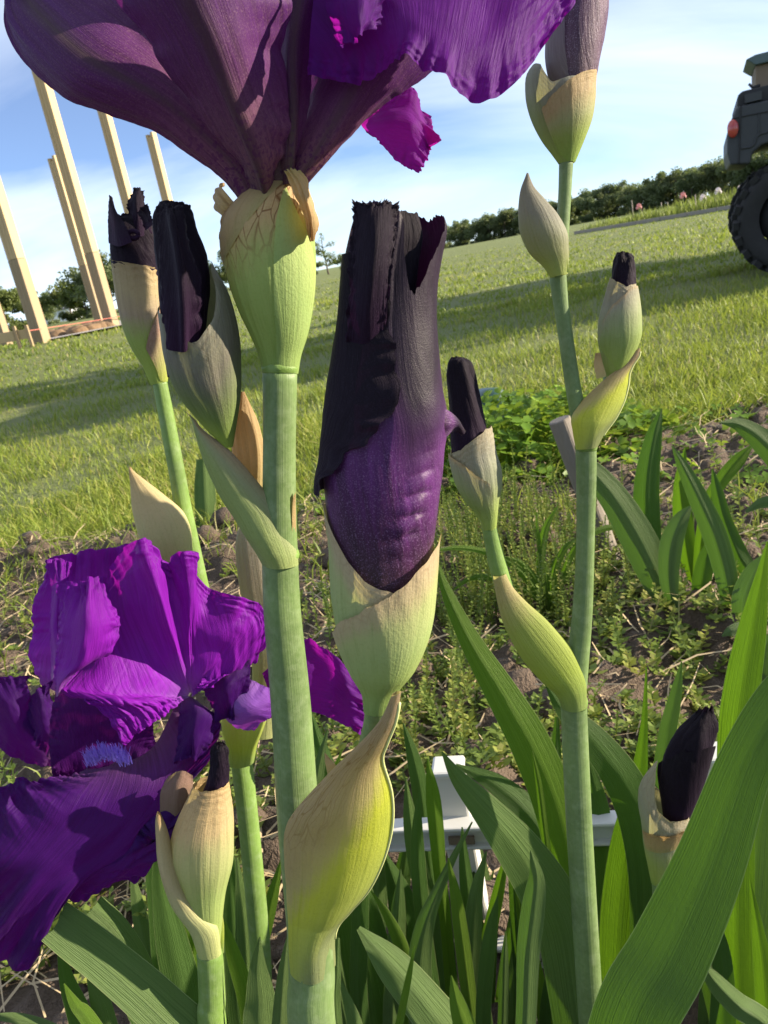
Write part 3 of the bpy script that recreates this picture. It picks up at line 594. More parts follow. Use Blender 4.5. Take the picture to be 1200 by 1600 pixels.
def stem(name, pts, Y, mat, parent, ground=False, m=20, n=60, flat=1.0):
    """pts: (px,py,radius px[,mm nearer]) top to bottom"""
    P = np.array([PX(p[0], p[1], (Y if np.ndim(Y) == 0 else Y[i]) - (p[3] / 1000. if len(p) > 3 else 0)) for i, p in enumerate(pts)]); r = np.array([p[2] * depth(q) / F0 for p, q in zip(pts, P)])
    if ground: P, r = drop_to_ground(P, r)
    P = cr(P, n); r = cr(r[:, None], n)[:, 0]; T = nrm(np.gradient(P, axis=0)); view = nrm(CAM - P); a = nrm(np.cross(T, view)); b = np.cross(a, T); b *= np.sign(np.sum(b * view, -1, keepdims=True))
    th = np.linspace(0, 2 * np.pi, m, endpoint=False); rg = 1 + 0.02 * np.cos(5 * th)[None, :, None]
    V = P[:, None] + r[:, None, None] * rg * (a[:, None] * np.cos(th)[None, :, None] + flat * b[:, None] * np.sin(th)[None, :, None])
    v = np.linspace(0, 1, n)[:, None] + 0 * th; u = th[None, :] / (2 * np.pi) + 0 * v
    Vt = V.reshape(-1, 3); Fc = gridfaces(n, m, True); Vt = np.vstack([Vt, P[:1], P[-1:]]); k0 = n * m
    caps = np.array([[k0, i, (i + 1) % m, (i + 1) % m] for i in range(m)]); Fl = [tuple(q) for q in Fc] + [(k0, (i + 1) % m, i) for i in range(m)] + [(k0 + 1, (n - 1) * m + i, (n - 1) * m + (i + 1) % m) for i in range(m)]
    uv = np.vstack([np.stack([u, v], -1).reshape(-1, 2), [[.5, 0], [.5, 1]]])
    return mk(name, Vt, Fl, mat, parent, uv)

def leaf(pts, Y, mat, parent, name='leaf', ground=True, fold=0.22, twist=0.0, n=46, blunt=False, seed=0, wav=0.05):
    """sword leaf; pts tip to base of (px,py,half width px); Y one value or (tip, base)"""
    k = len(pts); Ys = np.linspace(Y[0], Y[1], k) if np.ndim(Y) else np.full(k, Y)
    P = np.array([PX(p[0], p[1], y) for p, y in zip(pts, Ys)]); r = np.array([p[2] * depth(q) / F0 for p, q in zip(pts, P)])
    if ground: P, r = drop_to_ground(P, r)
    P = cr(P, n); r = np.maximum(cr(r[:, None], n)[:, 0], 0.0002); T = nrm(np.gradient(P, axis=0)); view = nrm(CAM - P); a = nrm(np.cross(T, view)); b = np.cross(a, T); b *= np.sign(np.sum(b * view, -1, keepdims=True))
    tw = (twist * np.linspace(0, 1, n))[:, None]; a, b = a * np.cos(tw) + b * np.sin(tw), b * np.cos(tw) - a * np.sin(tw)
    s = np.linspace(-1, 1, 11); v = np.linspace(0, 1, n)
    prof = (1 - np.abs(s)) ** 1.3
    wv = wav * vnoise(np.stack([v * 6, 0 * v + seed], -1), seed, 2)
    V = P[:, None] + a[:, None] * (r[:, None] * s[None])[..., None] + b[:, None] * (r[:, None] * (fold * prof[None] + wv[:, None] * s[None]))[..., None]
    if blunt: V[0] += (T[0] * r[0] * .25)[None] * (vnoise(np.stack([s * 2, s * 0 + seed], -1), seed, 2) + .5 * s)[:, None]
    u = (s / 2 + .5)[None] + 0 * v[:, None]
    return mk(name, V.reshape(-1, 3), gridfaces(n, 11), mat, parent, np.stack([u, v[:, None] + 0 * u], -1).reshape(-1, 2))

# ------------------------------------------------------------------ plant materials
def mat_stem(name, a, b, scale=1.0):
    k = N(name); u, v = k.uv(); p = k.gen(); st = k.noise(k.vec(k.math('MULTIPLY', u, 70), k.math('MULTIPLY', v, 6)), 1.0, 4, .6); n2 = k.noise(p, 45, 4); n3 = k.noise(p, 420, 3)
    c = k.mix(st, a, b); c = k.mix(k.ramp(n2, [(.35, 0.), (.7, .75)]), c, tuple(x * .62 for x in a)); c = k.mix(k.ramp(k.noise(p, 130, 4, .7), [(.5, 0.), (.75, .35)]), c, (.26, .33, .20)); c = k.mix(k.math('MULTIPLY', n3, .3), c, (.34, .40, .24))
    s = k.bsdf(c, .42, k.bump(k.math('ADD', st, k.math('MULTIPLY', n3, .6)), .35, .0006), Specular_IOR_Level=.2)
    return k.end(s)
def mat_leaf(name, a, b, tcol, tr=.42):
    k = N(name); u, v = k.uv(); p = k.gen(); r = k.n('ObjectInfo').outputs['Random']
    st = k.noise(k.vec(k.math('MULTIPLY', u, 58), k.math('ADD', k.math('MULTIPLY', v, 1.6), k.math('MULTIPLY', r, 50))), 1.0, 5, .62); n2 = k.noise(p, 28, 4); n3 = k.noise(p, 300, 3)
    c = k.mix(k.ramp(st, [(.36, 0.), (.64, 1.)]), tuple(x * .82 for x in a), tuple(x * 1.12 for x in b)); c = k.mix(k.math('MULTIPLY', n2, .4), c, tuple(x * .65 for x in a)); c = k.mix(k.math('MULTIPLY', r, .45), c, (a[0] * 1.5, a[1] * 1.15, a[2] * 1.5))
    ed = k.ramp(k.math('ABSOLUTE', k.math('SUBTRACT', u, .5)), [(.485, 0.), (.5, 1.)]); c = k.mix(k.math('MULTIPLY', ed, .6), c, (.42, .46, .22))
    bp = k.bump(k.math('ADD', st, k.math('MULTIPLY', n3, .35)), .55, .0018)
    s = k.bsdf(c, .48, bp, Specular_IOR_Level=.16)
    tc = k.mix(k.math('MULTIPLY', st, .5), tcol, tuple(x * .6 for x in tcol))
    return k.end(k.transl(s, tc, tr, bp))
def mat_spathe(name, stops, cu=0.0, cv=1.0, tr=.34, vein=.55, nz=.16, tcol=None, vs=(16, 9), wr=.5):
    """stops along the sheath (0 base .. 1 tip); cu moves the dry edge towards the right (+) or left (-) side"""
    k = N(name); u, v = k.uv(); p = k.gen(); ca = k.math('COSINE', k.math('MULTIPLY', u, 2 * math.pi))
    st = k.noise(k.vec(k.math('MULTIPLY', u, 55), k.math('MULTIPLY', v, 2.2)), 1.0, 5, .62); n2 = k.noise(p, 60, 4)
    t = k.math('ADD', k.math('MULTIPLY', v, cv), k.math('MULTIPLY', ca, cu)); t = k.math('ADD', t, k.math('MULTIPLY', k.math('SUBTRACT', st, .5), nz)); t = k.math('ADD', t, k.math('MULTIPLY', k.math('SUBTRACT', n2, .5), nz))
    stops = [(q_, tuple(x * m_ for x, m_ in zip(c_, (.92, 1.0, 1.12)))) for q_, c_ in stops]; c = k.ramp(t, stops); c = k.mix(k.ramp(st, [(.40, 0.), (.75, .22)]), c, k.mix(.5, c, (.50, .48, .26)))
    c = k.mix(k.ramp(st, [(.25, .55), (.46, 0.)]), c, k.mix(.5, c, (.10, .12, .03)))
    fb = k.noise(k.vec(k.math('MULTIPLY', u, 240), k.math('MULTIPLY', v, 5)), 1.0, 3, .6); n4 = k.noise(p, 900, 3, .65); c = k.mix(k.math('MULTIPLY', k.math('SUBTRACT', fb, .3), .6), c, k.mix(.5, c, (.55, .55, .30))); c = k.mix(k.ramp(n4, [(.5, 0.), (.75, .35)]), c, k.mix(.5, c, (.12, .13, .03)))
    wp = k.n('TexNoise', Vector=p, Scale=55.0, Detail=2.0).outputs['Color']
    mv = k.n('Mix', data_type='VECTOR'); k.put(mv.inputs[0], .06); k.put(mv.inputs[4], k.vec(u, v)); k.put(mv.inputs[5], wp)
    sc = k.n('Mapping', Vector=mv.outputs[1], Scale=(vs[0] * 2, vs[1], 1)); vo = k.n('TexVoronoi', Vector=sc.outputs[0], Scale=1.0, feature='DISTANCE_TO_EDGE'); ln = k.ramp(vo.outputs['Distance'], [(.0, 1.), (.065, 0.)])
    ls = [q for q, _ in stops]; dry = k.ramp(t, [(max(0, ls[-2] - .08), 0.), (min(1, ls[-1]), 1.)]); c = k.mix(k.math('MULTIPLY', k.math('MULTIPLY', ln, dry), vein), c, (.16, .065, .035))
    wrk = k.noise(k.vec(k.math('MULTIPLY', u, 8), k.math('MULTIPLY', v, 26)), 1.0, 4, .6, 1.2)
    bp = k.bump(k.math('ADD', k.math('ADD', st, k.math('MULTIPLY', n4, .5)), k.math('MULTIPLY', k.math('MULTIPLY', wrk, dry), wr * 2)), .45, .0009)
    s = k.bsdf(c, .55, bp, Specular_IOR_Level=.16)
    tcc = k.mix(.35, c, tcol or (.5, .45, .04))
    return k.end(k.transl(s, tcc, tr, bp))
def mat_petal(name, stops, tcol, tr=.38, streak=.45, sheen=.25, speck=0.0, speckcol=(.5, .4, .5), su=60, rough=.5, bumpd=.0009, veincol=None, mid=0.0, spec=.12, sv=None):
    k = N(name); u, v = k.uv(); p = k.gen()
    fan = k.math('MULTIPLY', k.math('SUBTRACT', u, .5), k.math('ADD', k.math('MULTIPLY', v, .8), .5))
    st = k.noise(k.vec(k.math('MULTIPLY', fan, su), k.math('MULTIPLY', v, 3.0)), 1.0, 6, .65, .3); n2 = k.noise(p, 30, 4); n3 = k.noise(p, 1900, 3, .6)
    t = k.math('ADD', v, k.math('MULTIPLY', k.math('SUBTRACT', st, .5), .18)); c = k.ramp(t, stops)
    c = k.mix(k.math('MULTIPLY', k.ramp(st, [(.32, 1.), (.62, 0.)]), streak), c, veincol or tuple(x * .35 for x in stops[-1][1])); c = k.mix(k.math('MULTIPLY', n2, .35), c, k.mix(.5, c, tuple(x * .5 for x in stops[-1][1])))
    if speck:
        sf = k.math('MULTIPLY', k.ramp(n3, [(.52, 0.), (.68, 1.)]), speck)
        if sv: sf = k.math('MULTIPLY', sf, k.ramp(v, [(sv[0], 1.), (sv[1], .12)]))
        c = k.mix(sf, c, speckcol)
    if mid:
        c = k.mix(k.math('MULTIPLY', k.ramp(k.math('ABSOLUTE', k.math('SUBTRACT', u, .5)), [(.0, 1.), (.13, 0.)]), mid), c, (.045, .040, .022))
        ds = k.noise(p, 620, 2, .5); c = k.mix(k.math('MULTIPLY', k.ramp(ds, [(.54, 0.), (.60, 1.)]), k.ramp(v, [(.1, .75), (.6, .0)])), c, (.045, .008, .05))
    bp = k.bump(k.math('ADD', st, k.math('MULTIPLY', n3, .18)), .55, bumpd)
    s = k.bsdf(c, rough, bp, Specular_IOR_Level=spec, Sheen_Weight=sheen, Sheen_Roughness=.4, Sheen_Tint=(.75, .55, .9, 1))
    return k.end(k.transl(s, k.mix(k.math('MULTIPLY', st, .5), tcol, tuple(x * .55 for x in tcol)), tr, bp))
GRN, LGRN, YGRN = (.13, .21, .045), (.26, .345, .085), (.36, .42, .05)
TAN, DTAN, GREY = (.50, .335, .17), (.34, .20, .10), (.34, .32, .25)
M_STEM = mat_stem('iris_stem', (.080, .145, .040), (.135, .215, .066)); M_STEM2 = mat_stem('bright_stem', (.095, .19, .026), (.165, .28, .042))
M_LEAF = mat_leaf('iris_leaf', (.042, .095, .022), (.078, .145, .038), (.085, .20, .008), .36); M_LEAFG = mat_leaf('glaucous_leaf', (.075, .135, .042), (.135, .205, .068), (.09, .20, .010), .32)
M_LEAFY = mat_leaf('young_leaf', (.075, .15, .018), (.125, .21, .030), (.13, .28, .008), .44)

# ================================================================== IRIS STALKS
def stalk(base, Y, label):
    p = PX(base[0], base[1], Y); return empty('iris_stalk', (p[0], p[1], 0.0), label, 'iris', 'iris flower stalks')
# petal materials
PUR = (.125, .012, .26); DPUR = (.055, .006, .13)
MP_FALL = mat_petal('fall_petal', [(0.0, (.10, .05, .10)), (.14, (.10, .03, .16)), (.30, (.045, .004, .12)), (1.0, (.032, .002, .095))], (.26, .006, .26), .30, .5, .06, 0, (1, 1, 1), 100, .5, .0012)  # violet darkened: the shade under the standards is put into the petal colour
MP_STD = mat_petal('standard_petal', [(0.0, (.50, .30, .58)), (.10, (.30, .09, .48)), (.35, (.25, .014, .44)), (1.0, (.17, .008, .30))], (.36, .008, .38), .32, .6, .03, 0, (1, 1, 1), 110, .45, .0013)
MP_UNDER = mat_petal('fall_underside', [(0.0, (.15, .095, .075)), (.20, (.18, .080, .095)), (.5, (.085, .024, .095)), (1.0, (.052, .008, .13))], (.16, .012, .17), .2, .8, .03, .4, (.20, .11, .15), 40, .5, .0009, (.035, .012, .03), .7)
MP_MAG = mat_petal('limb_petal', [(0.0, (.10, .015, .20)), (1.0, (.12, .010, .25))], (.34, .008, .36), .48, .6, .02, 0, (1, 1, 1), 90)
MP_BLACK = mat_petal('black_bud_petal', [(0.0, (.022, .008, .030)), (.4, (.012, .007, .016)), (1.0, (.009, .007, .011))], (.05, .004, .05), .05, .4, .04, .25, (.040, .030, .050), 30, .6, .0012, None, 0, .07)  # grey-purple speckle paints the sparkle of lit velvet into the colour
MP_BUD = mat_petal('purple_bud_petal', [(0.0, (.07, .05, .035)), (.14, (.050, .026, .038)), (.24, (.050, .014, .052)), (.34, (.080, .016, .105)), (.45, (.105, .024, .145)), (.58, (.045, .015, .065)), (.74, (.012, .007, .017)), (1.0, (.016, .009, .02))], (.05, .004, .05), .05, .6, .12, .34, (.26, .16, .32), 26, .45, .0008, None, 0, .16, (.42, .60))  # pale speckle low on the bud is painted velvet sparkle
# sheath materials
MS_TOP = mat_spathe('top_sheath', [(0.0, (.24, .34, .085)), (.12, (.22, .33, .07)), (.50, (.31, .40, .11)), (.60, (.38, .39, .12)), (.72, (.50, .32, .15))], -.12, 1.0, .30, 1.0, .12)
MS_PAPER = mat_spathe('papery_sheath', [(0.0, (.44, .36, .14)), (.3, (.52, .35, .16)), (.75, (.50, .32, .15)), (1.0, (.42, .25, .12))], 0, 1, .42, .55, .25, (.75, .42, .08), (14, 5), 1.2)
MS_VALVE = mat_spathe('bud_sheath', [(0.0, (.20, .30, .07)), (.30, (.31, .40, .10)), (.60, (.36, .43, .15)), (.80, (.40, .42, .16)), (.90, (.46, .36, .19)), (1.0, (.48, .34, .20))], .0, 1, .32, .2, .14)
MS_KEEL = mat_spathe('keeled_bract', [(0.0, (.24, .27, .11)), (.18, (.44, .48, .085)), (.40, (.62, .62, .055)), (.52, (.54, .42, .17)), (.62, (.46, .32, .17)), (.85, (.42, .28, .18))], -.24, 1.0, .46, .65, .14, (.62, .66, .01), (20, 12), .4)  # yellow-lime stops put the sun's glow on the keel side into the colour
MS_SHADEDGREY = mat_spathe('shaded_grey_sheath', [(0.0, (.26, .34, .04)), (.2, (.13, .19, .04)), (.45, (.10, .115, .06)), (.62, (.12, .10, .085)), (.92, (.15, .135, .10)), (1.0, (.25, .22, .16))], .05, 1, .22, .25, .12, (.30, .34, .04))  # grey darkened throughout: the shadow on this sheath is put into its colour
MS_DRY = mat_spathe('dry_bract', [(0.0, (.42, .45, .15)), (.28, (.50, .47, .20)), (.5, (.52, .40, .20)), (.85, (.50, .34, .16)), (1.0, (.40, .22, .10))], .0, 1, .3, .25, .2, None, (12, 5), 1.3)
MS_SMALL = mat_spathe('small_bud_sheath', [(0.0, (.31, .40, .07)), (.25, (.29, .35, .10)), (.5, (.29, .295, .18)), (.72, (.29, .265, .20)), (1.0, (.38, .30, .19))], -.04, 1, .32, .3, .16)
MS_SMALLV = mat_spathe('small_bud_valve', [(0.0, (.31, .40, .07)), (.4, (.27, .34, .10)), (.72, (.31, .32, .17)), (.93, (.34, .30, .21)), (1.0, (.44, .30, .17))], -.04, 1, .32, .2, .14)
MS_BRANCH = mat_spathe('branch_bract', [(0.0, (.20, .28, .075)), (.3, (.33, .40, .05)), (.6, (.36, .40, .08)), (.85, (.46, .36, .16))], .0, 1, .42, .3, .14, (.55, .62, .01))
MS_LILAC = mat_spathe('lilac_sheath', [(0.0, (.30, .40, .06)), (.35, (.27, .36, .08)), (.55, (.34, .24, .17)), (.72, (.46, .33, .17)), (1.0, (.38, .25, .12))], .0, 1, .3, .2, .16, None, (16, 9), .9)

def ribs(count, amp, seed=0):
    def f(A, V, T): return 1 + amp * np.cos(A * count + seed) * np.sin(np.pi * np.clip(T, 0, 1)) + .012 * vnoise(np.stack([A * 1.2, V * 5], -1), seed, 2)
    return f
def pleats(count, amp, seed=0, wr=.012, rim=.008):
    amp = amp * 1.5
    """leaf-like sheath: fine lengthwise ridges, uneven girth, cross wrinkles where it dries towards the tip"""
    def f(A, V, T):
        ca, sa = np.cos(A), np.sin(A); n1 = vnoise(np.stack([ca * 1.5, sa * 1.5, V * 2.5], -1), seed, 2); n2 = vnoise(np.stack([ca * 2.5, sa * 2.5, V * 1.5], -1), seed + 5, 2); en = np.sin(np.pi * np.clip(T, 0, 1)) ** .6
        r_ = 1 + amp * en * np.cos(count * A + 3.0 * n1) * (.6 + .6 * n2) + .5 * amp * en * np.cos(2.7 * count * A + 4 * n2) + .045 * n1 * en
        r_ = r_ + wr * sm(.66, .92, T) * np.sin(T * 95 + 7 * n1 + 1.5 * np.sin(A * 2 + seed)) * (.5 + .8 * np.abs(n2))
        return r_, rim * sm(.8, 1, T) * vnoise(np.stack([ca * 4, sa * 4], -1), seed + 9, 3)
    return f
def crumple(amp, fa=2.0, fv=6.0, seed=0, rim=0.0, rf=6.0, folds=0.0, nf=4):
    """folded, ragged rolled petals"""
    def f(A, V, T):
        ca, sa = np.cos(A), np.sin(A); q = np.stack([ca * fa, sa * fa, V * fv], -1); r_ = 1 + amp * vnoise(q, seed, 3) + folds * np.cos(A * nf + 2.2 * vnoise(np.stack([V * 2, V * 0 + seed], -1), seed, 1)) * sm(.1, .8, T)
        r_ = r_ * (1 - .20 * sm(.78, 1.0, T) * (rim > 0))
        dv = rim * sm(.75, 1, T) * (vnoise(np.stack([ca * rf, sa * rf], -1), seed + 4, 3) + .45 * vnoise(np.stack([ca * rf * 4, sa * rf * 4], -1), seed + 6, 2))
        return r_, dv
    return f
def rolled_bud(parent, LR, Y, mat, seed=0, k=.9, rim=.05, folds=.05, nf=5, amp=.05, inner=True, top=None, name='bud'):
    """a bud of petals rolled round each other: outer roll with a torn open rim and inner rolls"""
    B = Body(LR, Y, k); o = shell(name, B, mat, parent, m=120, n=110, fn=crumple(amp, 2.4, 7, seed, rim, 6, folds * 1.3, nf), top=top)
    if inner:
        for j, (rh, v1) in enumerate(((.86, 1.012), (.68, .985), (.50, 1.025), (.32, .99), (.15, 1.01))):
            shell('petal', B, mat, o, m=70, n=40, v0=.45, v1=v1, rho=rh, fn=crumple(amp * 1.5, 2.6, 7, seed + 40 + 9 * j, rim * 1.3, 4, folds * 2.2, 3 + j % 2))
    return B, o

# ------------------------------------------------------------------ A: the tall stalk in the middle
YA = 0.30
A = stalk((487, 1600), YA, 'tallest iris stalk, thick stem with the big purple bloom and a fat black purple bud')
stem('stem', ((438, 578, 27), (437, 700, 25.5), (437, 800, 26.5), (438, 868, 28), (442, 960, 29), (455, 1100, 31), (467, 1280, 33), (484, 1450, 35), (488, 1520, 36), (489, 1610, 37)), YA, M_STEM, A, True, 28, 90)
stem('node_ring', ((438, 570, 28), (438, 576, 29.2), (438, 583, 27.2)), YA, M_STEM2, A, False, 28, 10)
stem('node_ring', ((438, 858, 28), (438, 866, 30.5), (438, 874, 28.2)), YA, M_STEM2, A, False, 28, 10)
BT = Body([((411, 584), (466, 584)), ((404, 555), (470, 556)), ((392, 525), (479, 526)), ((376, 490), (486, 492)), ((362, 450), (491, 452)), ((353, 410), (492, 412)), ((351, 370), (490, 372)), ((358, 338), (486, 340)), ((380, 308), (478, 312)), ((412, 284), (466, 288)), ((430, 268), (452, 270))], YA, .92)
sp = shell('sheath', BT, MS_TOP, A, m=110, n=90, v1=.93, fn=pleats(15, .012, 1, .004))
sheet('sheath_valve', BT, [('a', 96, .02), ('a', 85, .01), ('a', 40, .0), ('a', 5, .02)], [(446, 306), (450, 300), (470, 350), (491, 420)], mat_spathe('green_valve', [(0.0, (.26, .37, .09)), (.5, (.33, .44, .13)), (.95, (.40, .47, .14))], 0, 1, .3, 0, .1), sp, (.02, .05), 40, 60, lin=True)
sheet('papery_edge', BT, [(352, 420), (358, 410), (375, 385), (400, 350), (430, 310), (444, 290)], [('a', 186, BT.V(405)), (351, 385), (362, 335), (390, 300), (415, 280), (444, 266)], MS_PAPER, sp, (.03, .12), 70, 24, .10, 12, .0, 2)
petal('papery_edge', [[(444, 268, 17), (455, 264, 18), (468, 270, 14)], [(452, 284, 19), (470, 283, 21), (485, 292, 10)], [(462, 305, 20), (480, 312, 22), (495, 325, 8)], [(474, 338, 19), (488, 345, 20), (499, 350, 6)], [(483, 378, 17), (489, 376, 16), (493, 366, 8)]], YA, MS_PAPER, sp, 40, 40, (1, 1.2, 0), 6, 5, fold=lambda u, v: .55 * np.sin(u * 30 + v))
petal('papery_edge', [[(388, 330, 2), (384, 342, 2), (380, 349, 0)], [(368, 318, 6), (362, 332, 7), (360, 346, 4)], [(352, 300, 6), (344, 318, 8), (346, 336, 5)], [(344, 288, 1), (334, 302, 0), (336, 326, -1)], [(352, 286, -6), (346, 300, -8), (350, 318, -6)]], YA + .004, MS_PAPER, sp, 40, 40, (.3, .3, 0), 5, 8, fold=lambda u, v: .3 * np.sin(u * 20 + v * 2))
# ---- big bloom at the top (seen from below; it goes on above the frame)
bl = mk('ovary', *tube(np.array([PX(437, 330, YA), PX(436, 290, YA), PX(436, 255, YA + .002)]), [.004, .007, .009], 14), MP_UNDER, A)
ridge = lambda c, w, a: (lambda u, v: a * np.exp(-((u - c) / w) ** 2) * (1 - .3 * v))
petal('fall', [[(386, 332, 0), (395, 322, 2), (402, 312, 2), (412, 300, 0)], [(350, 281, 2), (362, 268, 7), (372, 255, 8), (384, 243, 4)], [(300, 246, 6), (315, 225, 12), (328, 205, 12), (342, 186, 6)], [(240, 206, 9), (255, 175, 18), (272, 148, 17), (294, 118, 8)],
               [(165, 178, 10), (185, 140, 22), (208, 102, 20), (240, 60, 10)], [(100, 155, 9), (120, 110, 22), (148, 62, 20), (186, 10, 8)], [(45, 107, 6), (64, 60, 16), (92, 10, 12), (130, -45, 2)], [(13, 50, 2), (20, 5, 6), (45, -45, 2), (80, -95, -8)], [(20, -20, -4), (30, -50, -2), (60, -85, -6), (95, -125, -14)]],
      YA, MP_UNDER, A, 90, 60, (.6, 3.0, 3), 5, 11, .3, ridge(.16, .09, 1.2))
petal('fall', [[(400, 312, 4), (410, 308, 8), (420, 302, 9), (430, 292, 6)], [(374, 264, 10), (394, 262, 16), (416, 260, 17), (437, 253, 10)], [(336, 208, 15), (366, 204, 24), (402, 204, 25), (450, 205, 10)], [(292, 143, 19), (332, 138, 32), (382, 140, 32), (452, 145, 11)],
               [(242, 72, 23), (292, 62, 40), (362, 62, 40), (452, 70, 14)], [(186, 6, 26), (250, -8, 46), (340, -12, 46), (455, -5, 18)], [(140, -58, 28), (220, -80, 50), (330, -88, 50), (448, -80, 28)], [(110, -130, 26), (210, -160, 46), (330, -165, 46), (460, -150, 28)]],
      YA, MP_UNDER, A, 90, 64, (2.2, 2.6, 3), 6, 23, .3, ridge(.5, .10, 1.6))
petal('style', [[(436, 290, 6), (450, 288, 8), (466, 284, 5)], [(440, 235, 7), (455, 232, 10), (470, 230, 5)], [(440, 170, 7), (458, 165, 11), (476, 165, 4)], [(418, 80, 4), (458, 75, 12), (500, 78, 2)], [(408, -10, 2), (470, -20, 14), (530, -10, 2)], [(400, -100, 2), (480, -110, 14), (560, -100, 2)]],
      YA, MP_UNDER, A, 60, 40, (2, 2, 2), 6, 31, .2, ridge(.5, .16, 2.0))
petal('fall', [[(440, 292, 2), (455, 290, 6), (470, 286, 6), (482, 284, 2)], [(455, 235, 2), (482, 233, 10), (508, 238, 10), (524, 237, 3)], [(468, 170, 0), (512, 168, 12), (552, 176, 12), (578, 183, 2)], [(480, 100, -2), (542, 102, 14), (596, 116, 13), (625, 146, 2)], [(492, 40, -6), (565, 45, 14), (630, 66, 12), (664, 119, 0)], [(510, -40, -10), (600, -30, 14), (670, 0, 10), (720, 70, -2)]],
      YA, MP_UNDER, A, 70, 50, (.5, .8, 0), 5, 41, .2, ridge(.86, .06, 1.2))
petal('fall_limb', [[(500, -120, 6), (570, -130, 8), (640, -140, 8), (700, -145, 6), (760, -150, 4), (810, -160, 2), (860, -170, 0)], [(490, -20, 14), (570, -22, 20), (640, -30, 22), (700, -32, 22), (762, -34, 20), (820, -60, 16), (872, -100, 10)],
                    [(485, 55, 18), (565, 58, 26), (632, 40, 30), (690, 52, 32), (762, 62, 30), (828, 20, 24), (888, -50, 14)], [(482, 118, 18), (556, 124, 26), (622, 95, 32), (676, 118, 36), (757, 157, 34), (832, 102, 26), (902, 0, 14)]],
      YA, MP_MAG, A, 90, 150, (0, 2, 4.5), 10, 52, .9)
petal('petal_fold', [[(500, -60, 20), (560, -60, 26), (620, -70, 26)], [(515, 20, 26), (560, 20, 34), (600, 0, 30)], [(520, 70, 28), (560, 60, 36), (585, 35, 30)]], YA, MP_MAG, A, 40, 40, (2, 2, 4), 6, 57, .5)
petal('fall_limb', [[(562, 188, 0), (566, 198, 0), (574, 206, 0)], [(606, 158, 4), (600, 190, 6), (597, 226, 0)], [(642, 136, 4), (634, 190, 8), (620, 252, 2)], [(660, 165, 2), (658, 208, 6), (640, 264, 2)], [(672, 205, 0), (676, 235, 2), (652, 268, 0)]],
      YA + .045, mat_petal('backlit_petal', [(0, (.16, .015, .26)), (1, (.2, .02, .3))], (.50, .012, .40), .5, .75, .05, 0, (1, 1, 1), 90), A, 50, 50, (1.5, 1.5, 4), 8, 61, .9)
for i, (cx, w, z) in enumerate(((380, 190, 10), (520, 180, -20), (450, 200, -50))):   # upright standards above the frame
    petal('standard', [[(cx + 40 - 20, -60, z), (cx + 40, -70, z + 4), (cx + 60, -60, z)], [(cx - w * .4, -160, z), (cx + 20, -190, z + 16), (cx + w * .5, -160, z)], [(cx - w * .6, -300, z), (cx + 10, -320, z + 22), (cx + w * .6, -300, z)], [(cx - w * .4, -420, z - 10), (cx, -450, z + 4), (cx + w * .4, -420, z - 10)]], YA, MP_STD, A, 50, 44, (4, 4, 4), 6, 70 + i, .6)

YU = .264
# ---- lower keeled bract and the fat bud on its branch
BK = Body([((452, 1512), (524, 1508)), ((450, 1470), (525, 1455)), ((449, 1430), (547, 1425)), ((446, 1390), (577, 1390)), ((443, 1345), (600, 1342)), ((444, 1300), (613, 1290)), ((462, 1268), (612, 1238)), ((512, 1212), (598, 1188)), ((552, 1172), (605, 1162)), ((592, 1128), (619, 1126)), ((613, 1085), (627, 1080))], (.299, .298, .296, .291, .285, .279, .271, .263, .257, .253, .251), [.95, .9, .65, .5, .42, .38, .35, .3, .3, .4, .5], keel=1.0)
def keelshape(A_, V_, T_): return 1 + .03 * vnoise(np.stack([np.cos(A_) * 2, V_ * 6], -1), 4, 2)
bk = shell('bract', BK, MS_KEEL, A, m=90, n=90, fn=keelshape)
M_LITKEEL = plain('lit_keel', (.52, .56, .24), .5, .15, 60, .1, .0005)  # pale tube paints the sunlit rim line along a bract's keel
def lit_keel_edge(Bd, par, v0=.08, v1=.97, r_=.0006):
    i0, i1 = int(v0 * (Bd.n - 1)), int(v1 * (Bd.n - 1)); P = (Bd.c + Bd.w)[i0:i1:3]; mk('lit_keel_edge', *tube(P, np.full(len(P), r_), 6), M_LITKEEL, par)
lit_keel_edge(BK, bk)
petal('dry_flake', [[(512, 1212, 6), (522, 1206, 6)], [(508, 1192, 7), (524, 1195, 8)], [(507, 1176, 6), (512, 1180, 6)]], .282, MS_PAPER, bk, 14, 10, (.3, .3, 0), 3, 1)
stem('branch', ((590, 1095, 21), (588, 1125, 19), (578, 1170, 19), (560, 1230, 19), (535, 1320, 20), (505, 1430, 22)), (YU + .002, YU + .005, YU + .010, .283, .292, .299), M_STEM, A, False, 20, 50)
BS = Body([((568, 1112), (612, 1108)), ((564, 1082), (622, 1078)), ((548, 1050), (645, 1046)), ((532, 1010), (662, 1006)), ((522, 970), (671, 968)), ((517, 930), (675, 928)), ((515, 890), (677, 888)), ((513, 850), (678, 850)), ((508, 815), (680, 830)), ((504, 785), (682, 805))], YU, .88)
vS = BS.V
bs = shell('sheath', BS, MS_VALVE, A, m=90, n=70, top=[(0, vS(850)), (30, vS(895)), (60, vS(912)), (80, vS(908)), (95, vS(900)), (110, vS(888)), (130, vS(862)), (150, vS(832)), (170, vS(800)), (182, .98), (200, .98), (230, vS(860)), (300, vS(860))], fn=pleats(17, .014, 2, .01))
sheet('sheath_valve', BS, [('a', 150, .02), ('a', 110, .0), ('a', 60, .0), ('a', 0, .0), ('a', -60, .02)], [(527, 982), (538, 958), (560, 938), (585, 920), (612, 904), (648, 871), (682, 834)], MS_VALVE, bs, (.05, .10), 80, 60, .04, 12, .01, 3)
